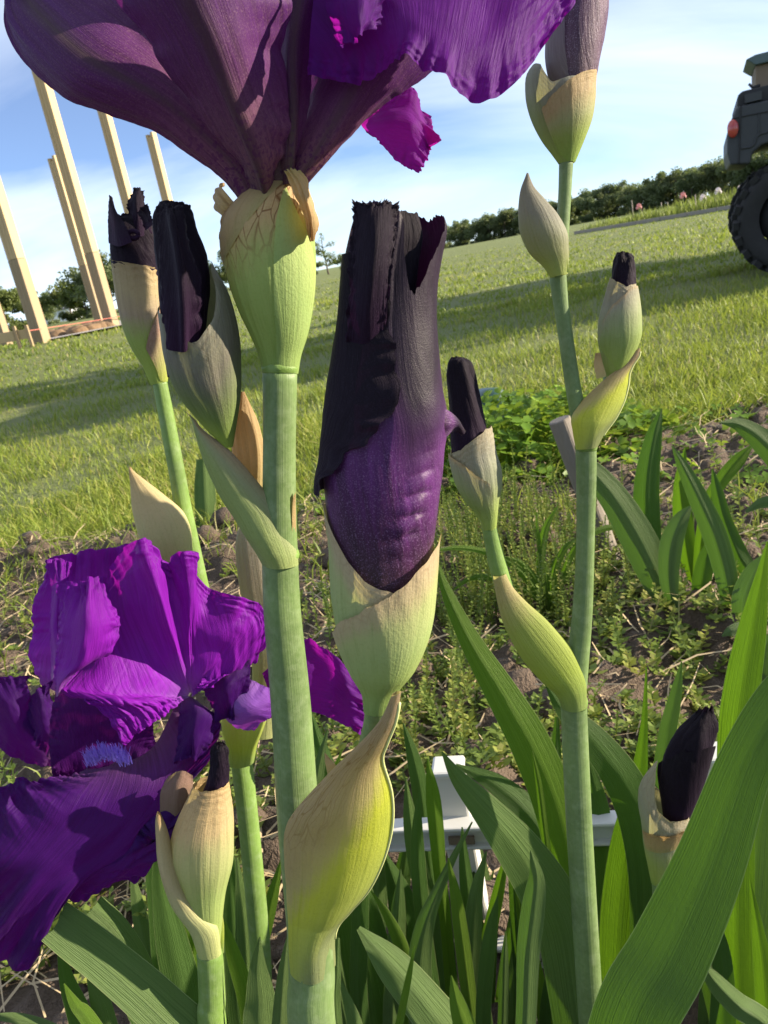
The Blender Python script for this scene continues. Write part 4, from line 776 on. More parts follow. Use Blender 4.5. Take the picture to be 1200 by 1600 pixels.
BB = Body([((560, 985), (640, 985)), ((534, 945), (662, 945)), ((524, 905), (670, 905)), ((518, 862), (675, 866)), ((513, 820), (680, 826)), ((508, 780), (685, 786)), ((505, 740), (691, 744)), ((506, 700), (695, 702)), ((508, 665), (701, 664)), ((510, 635), (699, 634)), ((514, 600), (693, 602)), ((522, 555), (687, 556)), ((530, 500), (682, 502)), ((534, 450), (682, 452)), ((538, 405), (687, 405)), ((545, 370), (693, 368)), ((552, 340), (692, 342)), ((558, 318), (684, 326))], YU, .80)
vB = BB.V
def budfn(A_, V_, T_):
    ca, sa = np.cos(A_), np.sin(A_)
    r_ = 1 + .030 * vnoise(np.stack([ca * 2.2, sa * 2.2, V_ * 6], -1), 9, 3) + .02 * np.cos(A_ * 7 + V_ * 6) * sm(.45, .9, V_)
    # gathered pleats low on the right front
    da = (A_ - 1.22 + 2.4 * (V_ - .22) + np.pi) % (2 * np.pi) - np.pi
    w = np.exp(-(da / .27) ** 2) * np.exp(-((V_ - .28) / .10) ** 2); pl = np.abs(np.sin(V_ * 68 + 1.8 * da + .8 * vnoise(np.stack([da * 3, V_ * 9], -1), 6, 2)))
    r_ += w * (.14 * pl ** .6 - .07)
    r_ += .03 * np.sin(2.2 * (A_ + 2.6 * V_)) * sm(.25, .6, V_)
    r_ += .05 * np.exp(-((A_ - math.radians(88)) / .10) ** 2) * sm(.55, .8, V_)
    # hollow between the two rolls at the top
    r_ = r_ * (1 - .09 * sm(.90, 1.0, V_)); r_ += .028 * np.abs(np.sin(1.5 * (A_ + 3.4 * V_))) * sm(.40, .62, V_)
    dv = sm(.8, 1, T_) * (.022 * vnoise(np.stack([ca * 5, sa * 5], -1), 3, 3) + .012 * vnoise(np.stack([ca * 22, sa * 22], -1), 7, 2))
    return r_, dv
bud = shell('bud', BB, MP_BUD, A, m=170, n=190, fn=budfn, top=[(0, vB(335)), (12, vB(338)), (30, vB(385)), (50, vB(440)), (64, vB(474)), (69, vB(474)), (79, vB(400)), (87, vB(340)), (100, vB(328)), (140, vB(326)), (180, vB(345)), (250, .97), (330, .96)])
shell('petal', BB, MP_BLACK, bud, m=90, n=50, v0=.5, v1=.96, rho=.52, fn=crumple(.10, 2.6, 7, 3, .02, 5, .10, 4))
shell('petal', BB, MP_BLACK, bud, m=70, n=40, v0=.6, v1=.945, rho=.3, fn=crumple(.14, 2.6, 7, 13, .03, 5, .14, 3))
# black petal wrapped round the left with a crimped margin
edgeR = [(558, 402), (572, 420), (584, 462), (606, 476), (603, 515), (614, 545), (612, 575), (618, 603), (606, 640), (592, 655), (574, 688), (548, 700), (540, 724), (520, 745), (516, 772)]
pts_av = np.array([BB.av(p) for p in edgeR]); ne = 90; ev = cr(pts_av, ne); back = np.stack([np.full(ne, math.radians(215)), np.interp(np.linspace(0, 1, ne), [0, 1], [vB(395), vB(772)])], 1)
t_ = np.linspace(0, 1, 60)[:, None]; Aq = back[None, :, 0] * (1 - t_) + ev[None, :, 0] * t_; Vq = back[None, :, 1] * (1 - t_) + ev[None, :, 1] * t_
ss = np.linspace(0, 1, ne)[None, :] + 0 * t_; tt = t_ + 0 * ss
rho = 1.05 + .055 * sm(.2, 1, tt) + .10 * np.exp(-((ss - 1) / .12) ** 2) + .045 * np.sin(ss * 62 + 3 * vnoise(np.stack([ss * 9, ss * 0], -1), 2, 2)) * sm(.80, 1, tt) + .02 * vnoise(np.stack([ss * 6, tt * 4], -1), 5, 3)
rho += .035 * sm(.9, 1, tt)
Aq = Aq + sm(.9, 1, tt) * .05 * vnoise(np.stack([ss * 38, tt], -1), 8, 2)
Pq = BB.at(Aq, Vq, rho); mk('black_petal', Pq.reshape(-1, 3), gridfaces(60, ne), MP_BLACK, bud, np.stack([tt, .35 + .6 * (1 - ss)], -1).reshape(-1, 2))
petal('petal_tip', [[(668, 632, 7), (674, 668, 8), (668, 702, 7)], [(694, 638, 4), (702, 664, 6), (693, 686, 3)], [(714, 652, 2), (716, 664, 3), (708, 675, 1)], [(728, 674, 0), (725, 678, 0), (721, 681, 0)]], YU, MP_BUD, bud, 24, 20, (0, .3, 0), 4, 9, .2)
petal('petal', [[(540, 570, 6), (572, 575, 9), (600, 560, 7)], [(542, 500, 14), (575, 500, 18), (604, 490, 16)], [(546, 430, 15), (580, 430, 22), (612, 425, 18)], [(550, 370, 14), (586, 370, 21), (619, 365, 15)], [(555, 335, 12), (588, 328, 18), (621, 336, 12)], [(558, 322, 10), (588, 316, 15), (618, 324, 10)]], YU, MP_BLACK, bud, 60, 60, (.5, .7, 2.4), 8, 90, 1.4)

# ---- upper left branch: bract, papery sheath, grey sheath with painted shade and black bud
BN = Body([((410, 884), (466, 882)), ((400, 866), (464, 862)), ((382, 838), (456, 836)), ((362, 806), (442, 800)), ((345, 780), (412, 764)), ((328, 745), (382, 728)), ((314, 710), (352, 697)), ((303, 672), (318, 672)), ((296, 650), (303, 654)), ((279, 636), (282, 637))], YA, [.9, .85, .7, .5, .4, .4, .4, .5, .5, .5], zoff=2, keel=-1.0)
bn = shell('bract', BN, mat_spathe('side_bract', [(0.0, (.27, .33, .10)), (.3, (.30, .36, .12)), (.55, (.34, .34, .18)), (.75, (.44, .30, .17)), (.9, (.36, .26, .19))], .34, .8, .36, .5, .14, (.5, .48, .04)), A, m=80, n=80, fn=keelshape)
BP2 = Body([((372, 770), (412, 770)), ((366, 735), (414, 735)), ((362, 695), (412, 698)), ((360, 660), (404, 662)), ((370, 630), (392, 634)), ((376, 612), (382, 612))], YA, .6, zoff=-10)
shell('papery_sheath', BP2, MS_PAPER, A, m=60, n=50, fn=ribs(13, .03, 3))
petal('dry_flake', [[(456, 850, 4), (462, 852, 2)], [(457, 800, 5), (463, 802, 3)], [(459, 775, 5), (462, 768, 4)]], YA, MS_PAPER, bn, 14, 8, (.3, .3, 0), 3, 2)
BG = Body([((352, 700), (364, 698)), ((328, 676), (369, 668)), ((304, 648), (374, 636)), ((282, 618), (377, 604)), ((268, 585), (377, 572)), ((260, 552), (376, 542)), ((256, 518), (371, 508)), ((253, 492), (364, 480)), ((251, 470), (354, 452)), ((250, 450), (340, 428)), ((250, 425), (328, 404))], YA, .85, zoff=2)
vG = BG.V
bg_ = shell('sheath', BG, MS_SHADEDGREY, A, m=90, n=70, top=[(0, .985), (25, .93), (60, vG(505)), (88, vG(535)), (100, vG(538)), (130, vG(515)), (165, vG(490)), (180, vG(478)), (210, vG(470)), (270, vG(440)), (330, .96)], fn=pleats(10, .012, 4, .008))
sheet('sheath_valve', BG, [('a', 178, .12), ('a', 140, .06), ('a', 90, .03), ('a', 60, .0)], [('a', 186, vG(470)), (262, 492), (290, 520), (330, 552)], MS_SHADEDGREY, bg_, (.04, .09), 50, 50, .03, 7, .0, 6)
_, b2 = rolled_bud(A, [((262, 590), (318, 560)), ((252, 520), (322, 510)), ((249, 470), (326, 462)), ((246, 430), (325, 420)), ((243, 392), (318, 388)), ((242, 360), (308, 360)), ((242, 335), (304, 338)), ((246, 316), (303, 322))], YA, MP_BLACK, 5, .8, .02, .07, 5, .07)
petal('petal', [[(262, 545, 13), (285, 550, 16), (308, 530, 10)], [(255, 470, 13), (285, 470, 21), (312, 460, 14)], [(252, 400, 13), (280, 400, 22), (300, 395, 15)], [(248, 345, 11), (272, 345, 19), (292, 350, 14)], [(246, 322, 9), (268, 318, 14), (288, 328, 11)]], YA, MP_BLACK, b2, 60, 40, (.6, 1.6, 1.0), 7, 96, .7, lambda u, v: .8 * np.sin(u * 14 + v * 3))
petal('petal', [[(240, 350, 4), (228, 360, 0)], [(236, 335, 4), (222, 345, 0)], [(228, 318, 4), (212, 332, 0)]], YA + .004, MP_BLACK, b2, 20, 20, (.5, .5, 1.2), 5, 97, .5)

# ------------------------------------------------------------------ B: stalk behind, with the open bloom lower left
YB = 0.415
B_ = stalk((405, 1560), YB, 'iris stalk carrying the fully open ruffled purple bloom and a tan sheathed black bud')
stem('stem', ((249, 592, 11), (262, 660, 12), (277, 740, 12.5), (288, 800, 13), (320, 950, 14), (350, 1080, 15), (372, 1165, 17), (379, 1200, 16.5), (392, 1320, 16), (406, 1470, 16), (412, 1560, 16)), YB, M_STEM2, B_, True, 20, 90)
BJ = Body([((236, 602), (262, 596)), ((224, 575), (261, 570)), ((206, 545), (258, 540)), ((193, 515), (255, 510)), ((186, 485), (253, 480)), ((180, 450), (251, 450)), ((176, 420), (249, 425)), ((175, 405), (249, 412))], YB, .85)
bj = shell('sheath', BJ, MS_LILAC, B_, m=80, n=60, top=[(0, .90), (90, .92), (180, 1.0), (270, .97)], fn=pleats(12, .012, 3, .022, .02))
sheet('sheath_valve', BJ, [('a', 70, .02), ('a', 40, .0), ('a', 0, .02)], [(234, 545), (244, 505), ('a', 8, .62)], mat_spathe('striped_bract', [(0, (.36, .40, .06)), (.4, (.40, .36, .12)), (.8, (.36, .20, .16))], 0, 1, .35, .3), bj, (.05, .10), 24, 30)
_, b1 = rolled_bud(B_, [((186, 480), (246, 480)), ((180, 440), (249, 440)), ((174, 405), (248, 405)), ((172, 375), (244, 375)), ((171, 355), (240, 352)), ((172, 338), (232, 338))], YB, MP_BLACK, 15, .8, .03, .05, 3, .06, True, [(0, .95), (90, .90), (150, .97), (180, 1.0), (270, .95)])
petal('petal', [[(170, 380, 6), (186, 385, 14), (206, 378, 16)], [(169, 345, 4), (180, 350, 11), (196, 352, 14)], [(169, 322, 3), (174, 325, 7), (182, 330, 9)], [(170, 305, 2), (172, 305, 3), (175, 309, 3)]], YB, MP_BLACK, b1, 30, 24, (.4, .4, .2), 4, 98, .3)
petal('petal', [[(198, 365, 4), (215, 370, 8), (238, 365, 4)], [(200, 335, 4), (214, 332, 8), (230, 335, 4)], [(200, 315, 3), (213, 305, 6), (226, 312, 3)], [(208, 300, 1), (217, 293, 2), (222, 300, 1)]], YB, MP_BLACK, b1, 30, 30, (1, 1, 1.5), 6, 99, .9)
mk('petal_curl', *tube(np.array([PX(204 + 8 * math.cos(a) + 4, 367 + 6 * math.sin(a), YB - .0125) for a in np.linspace(0, 6.28, 20)]), np.full(20, .0012), 8), MP_BLACK, b1)
BD = Body([((268, 900), (302, 888)), ((240, 872), (301, 862)), ((219, 840), (298, 830)), ((209, 805), (286, 800)), ((205, 775), (258, 775)), ((203, 752), (229, 752)), ((201, 734), (210, 737)), ((202, 729), (205, 730))], YB - .01, .65)
shell('dry_bract', BD, MS_DRY, B_, m=80, n=70, fn=crumple(.035, 3, 5, 8, .0, 4, .02, 12))
BE = Body([((388, 1150), (430, 1150)), ((394, 1050), (440, 1050)), ((388, 980), (440, 985)), ((373, 910), (432, 915)), ((368, 850), (420, 850)), ((375, 815), (400, 815))], YB + .015, .6)
shell('pale_bract', BE, mat_spathe('pale_bract', [(0, (.40, .40, .16)), (.3, (.40, .36, .19)), (.6, (.34, .27, .19)), (1, (.26, .24, .20))], 0, 1, .35, .3), B_, m=50, n=50, fn=ribs(8, .03, 3))
BF = Body([((358, 1195), (397, 1190)), ((356, 1170), (402, 1165)), ((348, 1142), (412, 1138)), ((346, 1115), (420, 1112)), ((352, 1090), (420, 1088))], YB - .012, .8)
shell('bract', BF, MS_BRANCH, B_, m=50, n=40)

# ---- the open bloom
YC = 0.368
petal('standard', [[(75, 872, -6), (110, 866, -8), (150, 858, -12), (200, 850, -16), (245, 846, -18)], [(52, 950, 0), (100, 945, 4), (150, 940, 0), (200, 940, -4), (250, 940, -8)], [(48, 1010, 4), (90, 1010, 8), (140, 1010, 4), (200, 1010, 0), (250, 1020, -4)], [(62, 1075, 4), (100, 1085, 6), (150, 1090, 4), (200, 1090, 2), (250, 1090, 0)]][::-1], YC + .03, MP_STD, B_, 70, 60, (4, 3, 6), 7, 110, .9)
petal('fall', [[(88, 1145, 0), (86, 1170, 2), (80, 1198, 0)], [(58, 1108, 4), (46, 1150, 8), (44, 1194, 2)], [(44, 1072, 4), (12, 1110, 10), (4, 1166, 2)], [(52, 1058, 0), (-20, 1062, 4), (-50, 1120, -4)]], YC + .025, MP_FALL, B_, 60, 50, (2, 2, 3), 6, 120, .8)
petal('fall', [[(100, 1120, 0), (90, 1150, 4), (80, 1185, 0)], [(78, 1085, 2), (66, 1120, 6), (56, 1160, 2)], [(86, 1060, 0), (52, 1085, 2), (40, 1125, 0)]], YC + .02, MP_FALL, B_, 40, 36, (2, 2, 3), 6, 124, .8)
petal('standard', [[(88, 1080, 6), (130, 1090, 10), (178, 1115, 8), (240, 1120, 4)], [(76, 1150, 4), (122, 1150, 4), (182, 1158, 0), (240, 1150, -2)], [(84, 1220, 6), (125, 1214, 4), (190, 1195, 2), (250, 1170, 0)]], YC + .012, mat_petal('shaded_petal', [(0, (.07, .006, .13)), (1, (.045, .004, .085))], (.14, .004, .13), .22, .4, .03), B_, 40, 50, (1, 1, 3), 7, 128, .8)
def Z3(x, y): return 30 + x / 3.0, 830 + y / 3.0
_rim = ((500, 985, 24), (430, 900, 30), (300, 800, 31), (190, 745, 26), (300, 560, 10), (385, 330, -6), (440, 150, -6), (500, 70, 4), (555, 40, 15), (640, 45, 9), (705, 150, -1), (760, 95, 4), (850, 110, 1), (880, 250, -3), (1000, 305, -3), (1135, 350, -6), (1150, 460, -9), (1110, 585, -12), (1000, 620, -12), (900, 690, -6))
_rows = []
for t in (0.02, .16, .36, .60, .82, 1.0):
    row = []
    for j, (ex, ey, ez) in enumerate(_rim):
        bow = math.sin(t * math.pi) * (10 if 3 < j < 8 else 4); x, y = 805 + (ex - 805) * t, 770 + (ey - 770) * t
        sw = 16 * math.sin(t * math.pi) * math.sin(j * 1.9); dx_, dy_ = ex - 805, ey - 770; dl = math.hypot(dx_, dy_); x -= dy_ / dl * sw; y += dx_ / dl * sw
        row.append((*Z3(x, y), 5 + (ez * .8 - 2) * t + 9 * math.sin(t * math.pi * .85) + bow * (.7 if j in (8, 9, 2, 3) else .2)))
    _rows.append(row)
petal('standard', _rows, YC, MP_STD, B_, 120, 220, (1, 1, 5.5), 17, 133, 1.7, lambda u, v: 2.6 * vnoise(np.stack([u * 8, v * 3], -1), 77, 3) * sm(.1, .5, v))
petal('standard', [[(*Z3(172, 775), 30), (*Z3(182, 772), 32), (*Z3(205, 745), 30)], [(*Z3(172, 700), 30), (*Z3(196, 712), 36), (*Z3(255, 660), 31)], [(*Z3(178, 600), 28), (*Z3(270, 622), 40), (*Z3(412, 590), 30)], [(*Z3(188, 480), 26), (*Z3(295, 500), 41), (*Z3(482, 455), 28)], [(*Z3(196, 350), 22), (*Z3(300, 365), 37), (*Z3(452, 372), 24)], [(*Z3(200, 240), 16), (*Z3(310, 222), 26), (*Z3(424, 205), 18)]],
      YC, MP_STD, B_, 80, 60, (1, 2.6, 4), 7, 140, 1.3, lambda u, v: 1.6 * np.sin(u * 8 + v * 2.5) * sm(.3, 1, v))
petal('standard', [[(*Z3(150, 700), 16), (*Z3(200, 640), 22), (*Z3(260, 560), 16)], [(*Z3(140, 480), 14), (*Z3(175, 470), 20), (*Z3(220, 450), 16)], [(*Z3(150, 280), 8), (*Z3(185, 270), 14), (*Z3(230, 255), 12)], [(*Z3(138, 135), 2), (*Z3(185, 130), 6), (*Z3(250, 150), 6)]], YC, MP_STD, B_, 50, 36, (.6, .6, 2.4), 6, 143, 1.0)
petal('petal_fold', [[(318, 1050, 2), (352, 1040, 4), (392, 1018, 2)], [(322, 1084, 4), (356, 1080, 10), (390, 1058, 6)], [(338, 1120, 4), (360, 1122, 8), (378, 1102, 4)]], YC, MP_FALL, B_, 40, 40, (1, 2, 4), 7, 150, .8)
petal('style', [[(345, 1112, 2), (362, 1096, 8), (384, 1058, 2)], [(362, 1136, 4), (388, 1112, 12), (414, 1072, 4)], [(398, 1140, 2), (424, 1116, 8), (440, 1082, 2)]], YC, mat_petal('lilac_petal', [(0, (.32, .16, .52)), (.5, (.22, .08, .42)), (1, (.16, .03, .32))], (.4, .05, .5), .36, .5, .2), B_, 40, 36, (1, 1, 2), 6, 154, .5)
petal('fall', [[(410, 1052, 0), (420, 1085, 2), (420, 1122, 0)], [(470, 1002, 4), (474, 1060, 4), (476, 1112, 0)], [(508, 1010, 4), (518, 1068, -2), (514, 1122, 2)], [(540, 1044, 0), (548, 1092, 8), (546, 1138, 4)], [(574, 1062, 2), (574, 1106, 4), (566, 1150, 0)]], YC + .045, mat_petal('side_petal', [(0, (.10, .01, .20)), (1, (.11, .01, .21))], (.34, .008, .34), .45, .6, .05), B_, 60, 50, (2.5, 2, 4), 7, 158, .9)
petal('fall', [[(140, 1202, 4), (180, 1190, 8), (214, 1184, 8), (246, 1158, 4), (280, 1090, 0)], [(92, 1214, 10), (150, 1224, 16), (212, 1228, 18), (272, 1208, 14), (342, 1126, 4)], [(42, 1214, 14), (108, 1268, 26), (182, 1286, 28), (250, 1262, 22), (326, 1192, 12)], [(4, 1226, 18), (58, 1308, 34), (130, 1344, 36), (212, 1318, 28), (296, 1232, 18)], [(-42, 1252, 20), (6, 1352, 38), (72, 1402, 42), (160, 1366, 34), (252, 1292, 22)], [(-84, 1304, 16), (-52, 1404, 30), (10, 1498, 36), (100, 1420, 30), (222, 1368, 18)]],
      YC, MP_FALL, B_, 140, 140, (5, 10, 11), 8, 163, 1.8)
petal('fall', [[(278, 1082, 2), (300, 1090, 6), (318, 1100, 4)], [(280, 1120, 6), (310, 1112, 12), (344, 1124, 6)], [(276, 1160, 8), (300, 1150, 16), (326, 1160, 10)], [(268, 1196, 10), (296, 1185, 18), (318, 1198, 14)]], YC, MP_FALL, B_, 40, 40, (2, 3, 3), 6, 170, .8)
# beard
M_BEARD = plain('beard_hairs', (.22, .13, .62), .6, .3, 60, 0); hv = []; hf = []; n_ = 0
for i in range(520):
    t = random.random(); x = 138 + 64 * t + random.gauss(0, 3); y = 1196 - 10 * math.sin(t * 3.1) + random.gauss(0, 4); p = PX(x, y - 4, YC - .016 - random.random() * .006); q = p + np.array([random.gauss(0, .0012), random.gauss(-.0006, .001), .0034 + random.random() * .0036]); w = _r * .00030
    hv += [p - w, p + w, q + w * .3, q - w * .3]; hf.append([n_, n_ + 1, n_ + 2, n_ + 3]); n_ += 4
tag(mk('beard', hv, np.array(hf), M_BEARD, B_), kind='stuff')

# ------------------------------------------------------------------ D: short bud beside the bloom
YD = 0.335
D_ = stalk((330, 1600), YD, 'short iris stalk, crumpled black bud tip in a tan sheath under the open bloom')
stem('stem', ((326, 1486, 19), (329, 1500, 20), (332, 1560, 21), (334, 1610, 22)), YD, M_STEM2, D_, True, 20, 40)
BD1 = Body([((312, 1500), (342, 1496)), ((300, 1460), (346, 1452)), ((284, 1405), (352, 1395)), ((268, 1350), (364, 1345)), ((268, 1310), (366, 1300)), ((278, 1278), (364, 1268)), ((294, 1245), (360, 1240)), ((302, 1226), (357, 1222))], YD, .85)
sd = shell('sheath', BD1, mat_spathe('tan_sheath', [(0, (.30, .38, .08)), (.3, (.32, .40, .12)), (.5, (.42, .40, .17)), (.66, (.52, .36, .18)), (1, (.50, .31, .14))], -.02, 1, .32, .35, .14, None, (18, 10), 1.0), D_, m=90, n=70, fn=pleats(13, .014, 7, .024, .02))
rolled_bud(D_, [((305, 1260), (356, 1258)), ((322, 1225), (357, 1226)), ((328, 1195), (357, 1196)), ((330, 1172), (356, 1174)), ((334, 1160), (354, 1164))], YD, MP_BLACK, 25, .8, .05, .08, 4, .12)
BD2 = Body([((310, 1494), (346, 1490)), ((296, 1455), (340, 1450)), ((266, 1410), (318, 1425)), ((248, 1350), (295, 1395)), ((244, 1310), (272, 1340)), ((243, 1282), (262, 1300)), ((246, 1268), (252, 1274))], YD, .6, zoff=5)
shell('bract', BD2, MS_DRY, D_, m=60, n=60, fn=crumple(.02, 3, 6, 9))
petal('brown_bract', [[(262, 1335, 0), (282, 1335, 2), (302, 1330, 0)], [(252, 1285, 2), (276, 1282, 5), (302, 1280, 1)], [(250, 1242, 2), (276, 1236, 6), (304, 1238, 1)], [(262, 1212, 0), (284, 1204, 3), (302, 1212, 0)]], YD + .012, mat_spathe('brown_bract', [(0, (.20, .12, .08)), (1, (.17, .08, .075))], 0, 1, .3, .2), D_, 30, 24, (.6, .6, 1), 4, 3, .3)
BD4 = Body([((338, 1492), (350, 1488)), ((336, 1450), (350, 1446)), ((338, 1420), (345, 1418))], YD, .5, zoff=-2)
shell('bract', BD4, MS_BRANCH, D_, m=30, n=24)

# ------------------------------------------------------------------ E: tall stalk on the right
YE = 0.38
E_ = stalk((925, 1600), YE, 'slender branching iris stalk with four buds, a grey pointed bract and its top bud unopened')
stem('stem', ((885, 250, 11), (882, 315, 10), (877, 380, 11), (872, 428, 13), (880, 496, 11.5), (897, 612, 12), (910, 670, 14), (916, 705, 16), (915, 845, 14), (910, 960, 15.5), (900, 1060, 18), (897, 1100, 20), (905, 1280, 20), (920, 1530, 19.5), (926, 1610, 19.5)), YE, M_STEM, E_, True, 22, 140)
stem('node_ring', ((896, 1090, 20), (897, 1097, 21.6), (897, 1104, 20)), YE, M_STEM2, E_, False, 22, 8)
stem('node_ring', ((915, 692, 16), (916, 698, 17.6), (916, 704, 16)), YE, M_STEM2, E_, False, 22, 8)
BE1 = Body([((873, 256), (898, 254)), ((862, 240), (904, 238)), ((846, 218), (912, 216)), ((832, 190), (921, 188)), ((823, 160), (925, 158)), ((821, 135), (925, 134)), ((824, 115), (926, 118)), ((832, 102), (926, 108))], YE, .88)
e1_ = shell('sheath', BE1, mat_spathe('grey_valve', [(0, (.24, .33, .07)), (.3, (.22, .27, .09)), (.6, (.21, .215, .15)), (.9, (.21, .20, .165)), (1, (.30, .28, .22))], .06, 1, .3, .15, .1), E_, m=80, n=60, top=[(0, .80), (40, .76), (90, .70), (115, .66), (140, .9), (160, .98), (180, 1.0), (230, .95), (300, .86)], fn=pleats(12, .012, 2, .006))
sheet('sheath_valve', BE1, [('a', 130, .10), ('a', 100, .02), ('a', 60, .0), ('a', 0, .0)], [(842, 182), (868, 150), (900, 126), (927, 112)], mat_spathe('olive_valve', [(0, (.24, .36, .06)), (.4, (.29, .36, .08)), (.62, (.38, .36, .17)), (.8, (.46, .31, .16)), (1, (.46, .30, .15))], .03, 1, .3, .2, .12, None, (16, 9), 1.0), e1_, (.05, .09), 60, 50, .04, 10, 0, 5)
BU = Body([((868, 160), (918, 160)), ((858, 125), (930, 125)), ((853, 90), (937, 90)), ((856, 50), (944, 55)), ((864, 5), (949, 10)), ((872, -50), (944, -45)), ((884, -100), (930, -96)), ((900, -130), (914, -128))], YE, .85)
ub = shell('bud', BU, mat_petal('grey_purple_bud', [(0, (.16, .12, .13)), (.3, (.13, .085, .12)), (.6, (.10, .05, .10)), (1, (.05, .02, .06))], (.2, .08, .2), .18, .55, .35, .6, (.34, .28, .38), 30, .45, .0014), E_, m=90, n=80, fn=crumple(.03, 2, 5, 12, 0, 4, .035, 3))
sheet('petal', BU, [('a', 178, .05), ('a', 140, .02), ('a', 110, .1)], [('a', 185, .75), ('a', 150, .72), ('a', 128, .5)], mat_petal('grey_petal', [(0, (.24, .22, .20)), (1, (.22, .17, .22))], (.25, .18, .25), .25, .4, .3), ub, (.03, .05), 24, 34)
BE2 = Body([((860, 434), (887, 428)), ((848, 416), (888, 410)), ((828, 396), (888, 388)), ((814, 368), (886, 364)), ((810, 338), (872, 336)), ((811, 312), (852, 312)), ((814, 294), (836, 294)), ((820, 278), (829, 280)), ((823, 270), (826, 271))], YE - .006, .7)
shell('grey_bract', BE2, mat_spathe('grey_bract', [(0, (.32, .37, .08)), (.28, (.26, .26, .12)), (.5, (.235, .215, .17)), (1, (.21, .185, .155))], .06, 1, .32, .3, .2), E_, m=70, n=70, fn=crumple(.02, 2, 5, 4, 0, 4, .012, 9))
for px_ in ((876, 372), (884, 384)): petal('bract_tip', [[(px_[0] - 8, 424, 8), (px_[0] + 4, 426, 8)], [(px_[0] - 6, 400, 9), (px_[0] + 2, 402, 9)], [(px_[0] - 3, px_[1], 8), (px_[0] - 2, px_[1], 8)]], YE, MS_BRANCH, E_, 16, 8, (.2, .2, 0), 3, 4)
BE3 = Body([((900, 702), (934, 698)), ((895, 675), (946, 676)), ((893, 652), (962, 654)), ((908, 628), (975, 628)), ((930, 606), (982, 602)), ((950, 588), (984, 584)), ((970, 573), (990, 570)), ((984, 558), (999, 556)), ((996, 545), (1001, 544))], YE, [.9, .8, .6, .5, .4, .4, .4, .4, .4], zoff=4, keel=1.0)
e3_ = shell('bract', BE3, MS_KEEL, E_, m=70, n=70, fn=keelshape)
lit_keel_edge(BE3, e3_, .1, .95, .0005)
petal('dry_flake', [[(932, 592, 4), (948, 588, 4)], [(928, 572, 4), (942, 568, 4)], [(930, 552, 3), (938, 551, 3)]], YE, MS_PAPER, e3_, 14, 10, (.4, .4, .3), 3, 6)
stem('branch', ((958, 575, 12), (950, 610, 11), (935, 660, 11)), YE + .002, M_STEM, E_, False, 14, 20)
def small_bud(tag_, base, LRs, budLR, Y, tops, seed, valve=None):
    Bd = Body(LRs, Y, .88); o = shell('sheath', Bd, MS_SMALL, tag_, m=80, n=70, top=tops, fn=pleats(12, .014, seed, .02, .02))
    if valve: sheet('sheath_valve', Bd, valve[0], valve[1], MS_SMALLV, o, (.05, .10), 50, 50, .03, 8, 0, seed)
    rolled_bud(tag_, budLR, Y, MP_BLACK, seed, .85, .04, .08, 5, .07); return Bd
small_bud(E_, None, [((948, 592), (972, 586)), ((940, 560), (986, 560)), ((935, 530), (998, 528)), ((936, 500), (999, 498)), ((942, 475), (997, 472)), ((949, 450), (994, 450)), ((954, 432), (992, 440))],
          [((955, 480), (992, 480)), ((956, 450), (993, 450)), ((957, 425), (992, 425)), ((960, 408), (991, 408)), ((962, 394), (989, 398))], YE, [(0, .96), (90, .84), (130, .92), (180, 1.0), (270, .95)], 33,
          ([('a', 170, .25), ('a', 130, .15), ('a', 90, .05), ('a', 40, .0), ('a', 0, .05)], [(940, 505), (952, 478), (968, 462), (982, 450), (994, 446)]))
BE4 = Body([((878, 1108), (916, 1102)), ((868, 1086), (915, 1068)), ((845, 1065), (906, 1038)), ((818, 1034), (886, 1004)), ((798, 1000), (856, 970)), ((784, 968), (826, 943)), ((775, 930), (802, 918)), ((770, 900), (790, 896))], YE, [.9, .8, .6, .5, .45, .5, .6, .8], zoff=3, keel=-.7)
shell('bract', BE4, MS_BRANCH, E_, m=70, n=70, fn=keelshape)
stem('branch', ((764, 818, 11.5), (770, 850, 12.5), (780, 890, 14), (800, 945, 14), (850, 1030, 14)), YE + .001, M_STEM2, E_, False, 16, 40)
small_bud(E_, None, [((755, 828), (776, 824)), ((746, 806), (778, 802)), ((730, 786), (780, 782)), ((716, 762), (784, 758)), ((708, 735), (783, 732)), ((704, 712), (776, 708)), ((706, 690), (772, 686)), ((712, 672), (768, 664))],
          [((712, 745), (770, 735)), ((705, 700), (764, 690)), ((703, 655), (756, 650)), ((699, 615), (748, 615)), ((697, 588), (741, 586)), ((699, 566), (735, 566)), ((702, 558), (730, 560))], YE, [(0, 1.0), (60, .98), (90, .90), (130, .78), (180, .72), (270, .9)], 37,
          ([('a', 185, .2), ('a', 150, .1), ('a', 100, .0), ('a', 50, .0)], [(704, 706), (718, 720), (740, 738), (758, 750)]))

# ------------------------------------------------------------------ F: dark bud behind the broad leaf
YF = 0.40
F_ = stalk((1040, 1500), YF, 'short iris stalk with a fat black bud half hidden by the broadest leaf')
stem('stem', ((1032, 1372, 13), (1034, 1420, 13), (1038, 1500, 14), (1042, 1600, 14)), YF, M_STEM, F_, True, 16, 40)
BF1 = Body([((1018, 1380), (1046, 1376)), ((1012, 1350), (1058, 1345)), ((1006, 1318), (1066, 1312)), ((1004, 1290), (1076, 1288)), ((999, 1262), (1084, 1270)), ((1000, 1235), (1086, 1250)), ((1010, 1205), (1086, 1230)), ((1022, 1184), (1080, 1210))], YF, .8)
f1_ = shell('sheath', BF1, MS_SMALL, F_, m=80, n=60, top=[(0, .60), (60, .57), (100, .56), (130, .62), (155, .85), (175, 1.0), (190, .97), (230, .75), (300, .6)], fn=crumple(.02, 2, 8, 5, .01, 5, .012, 9))
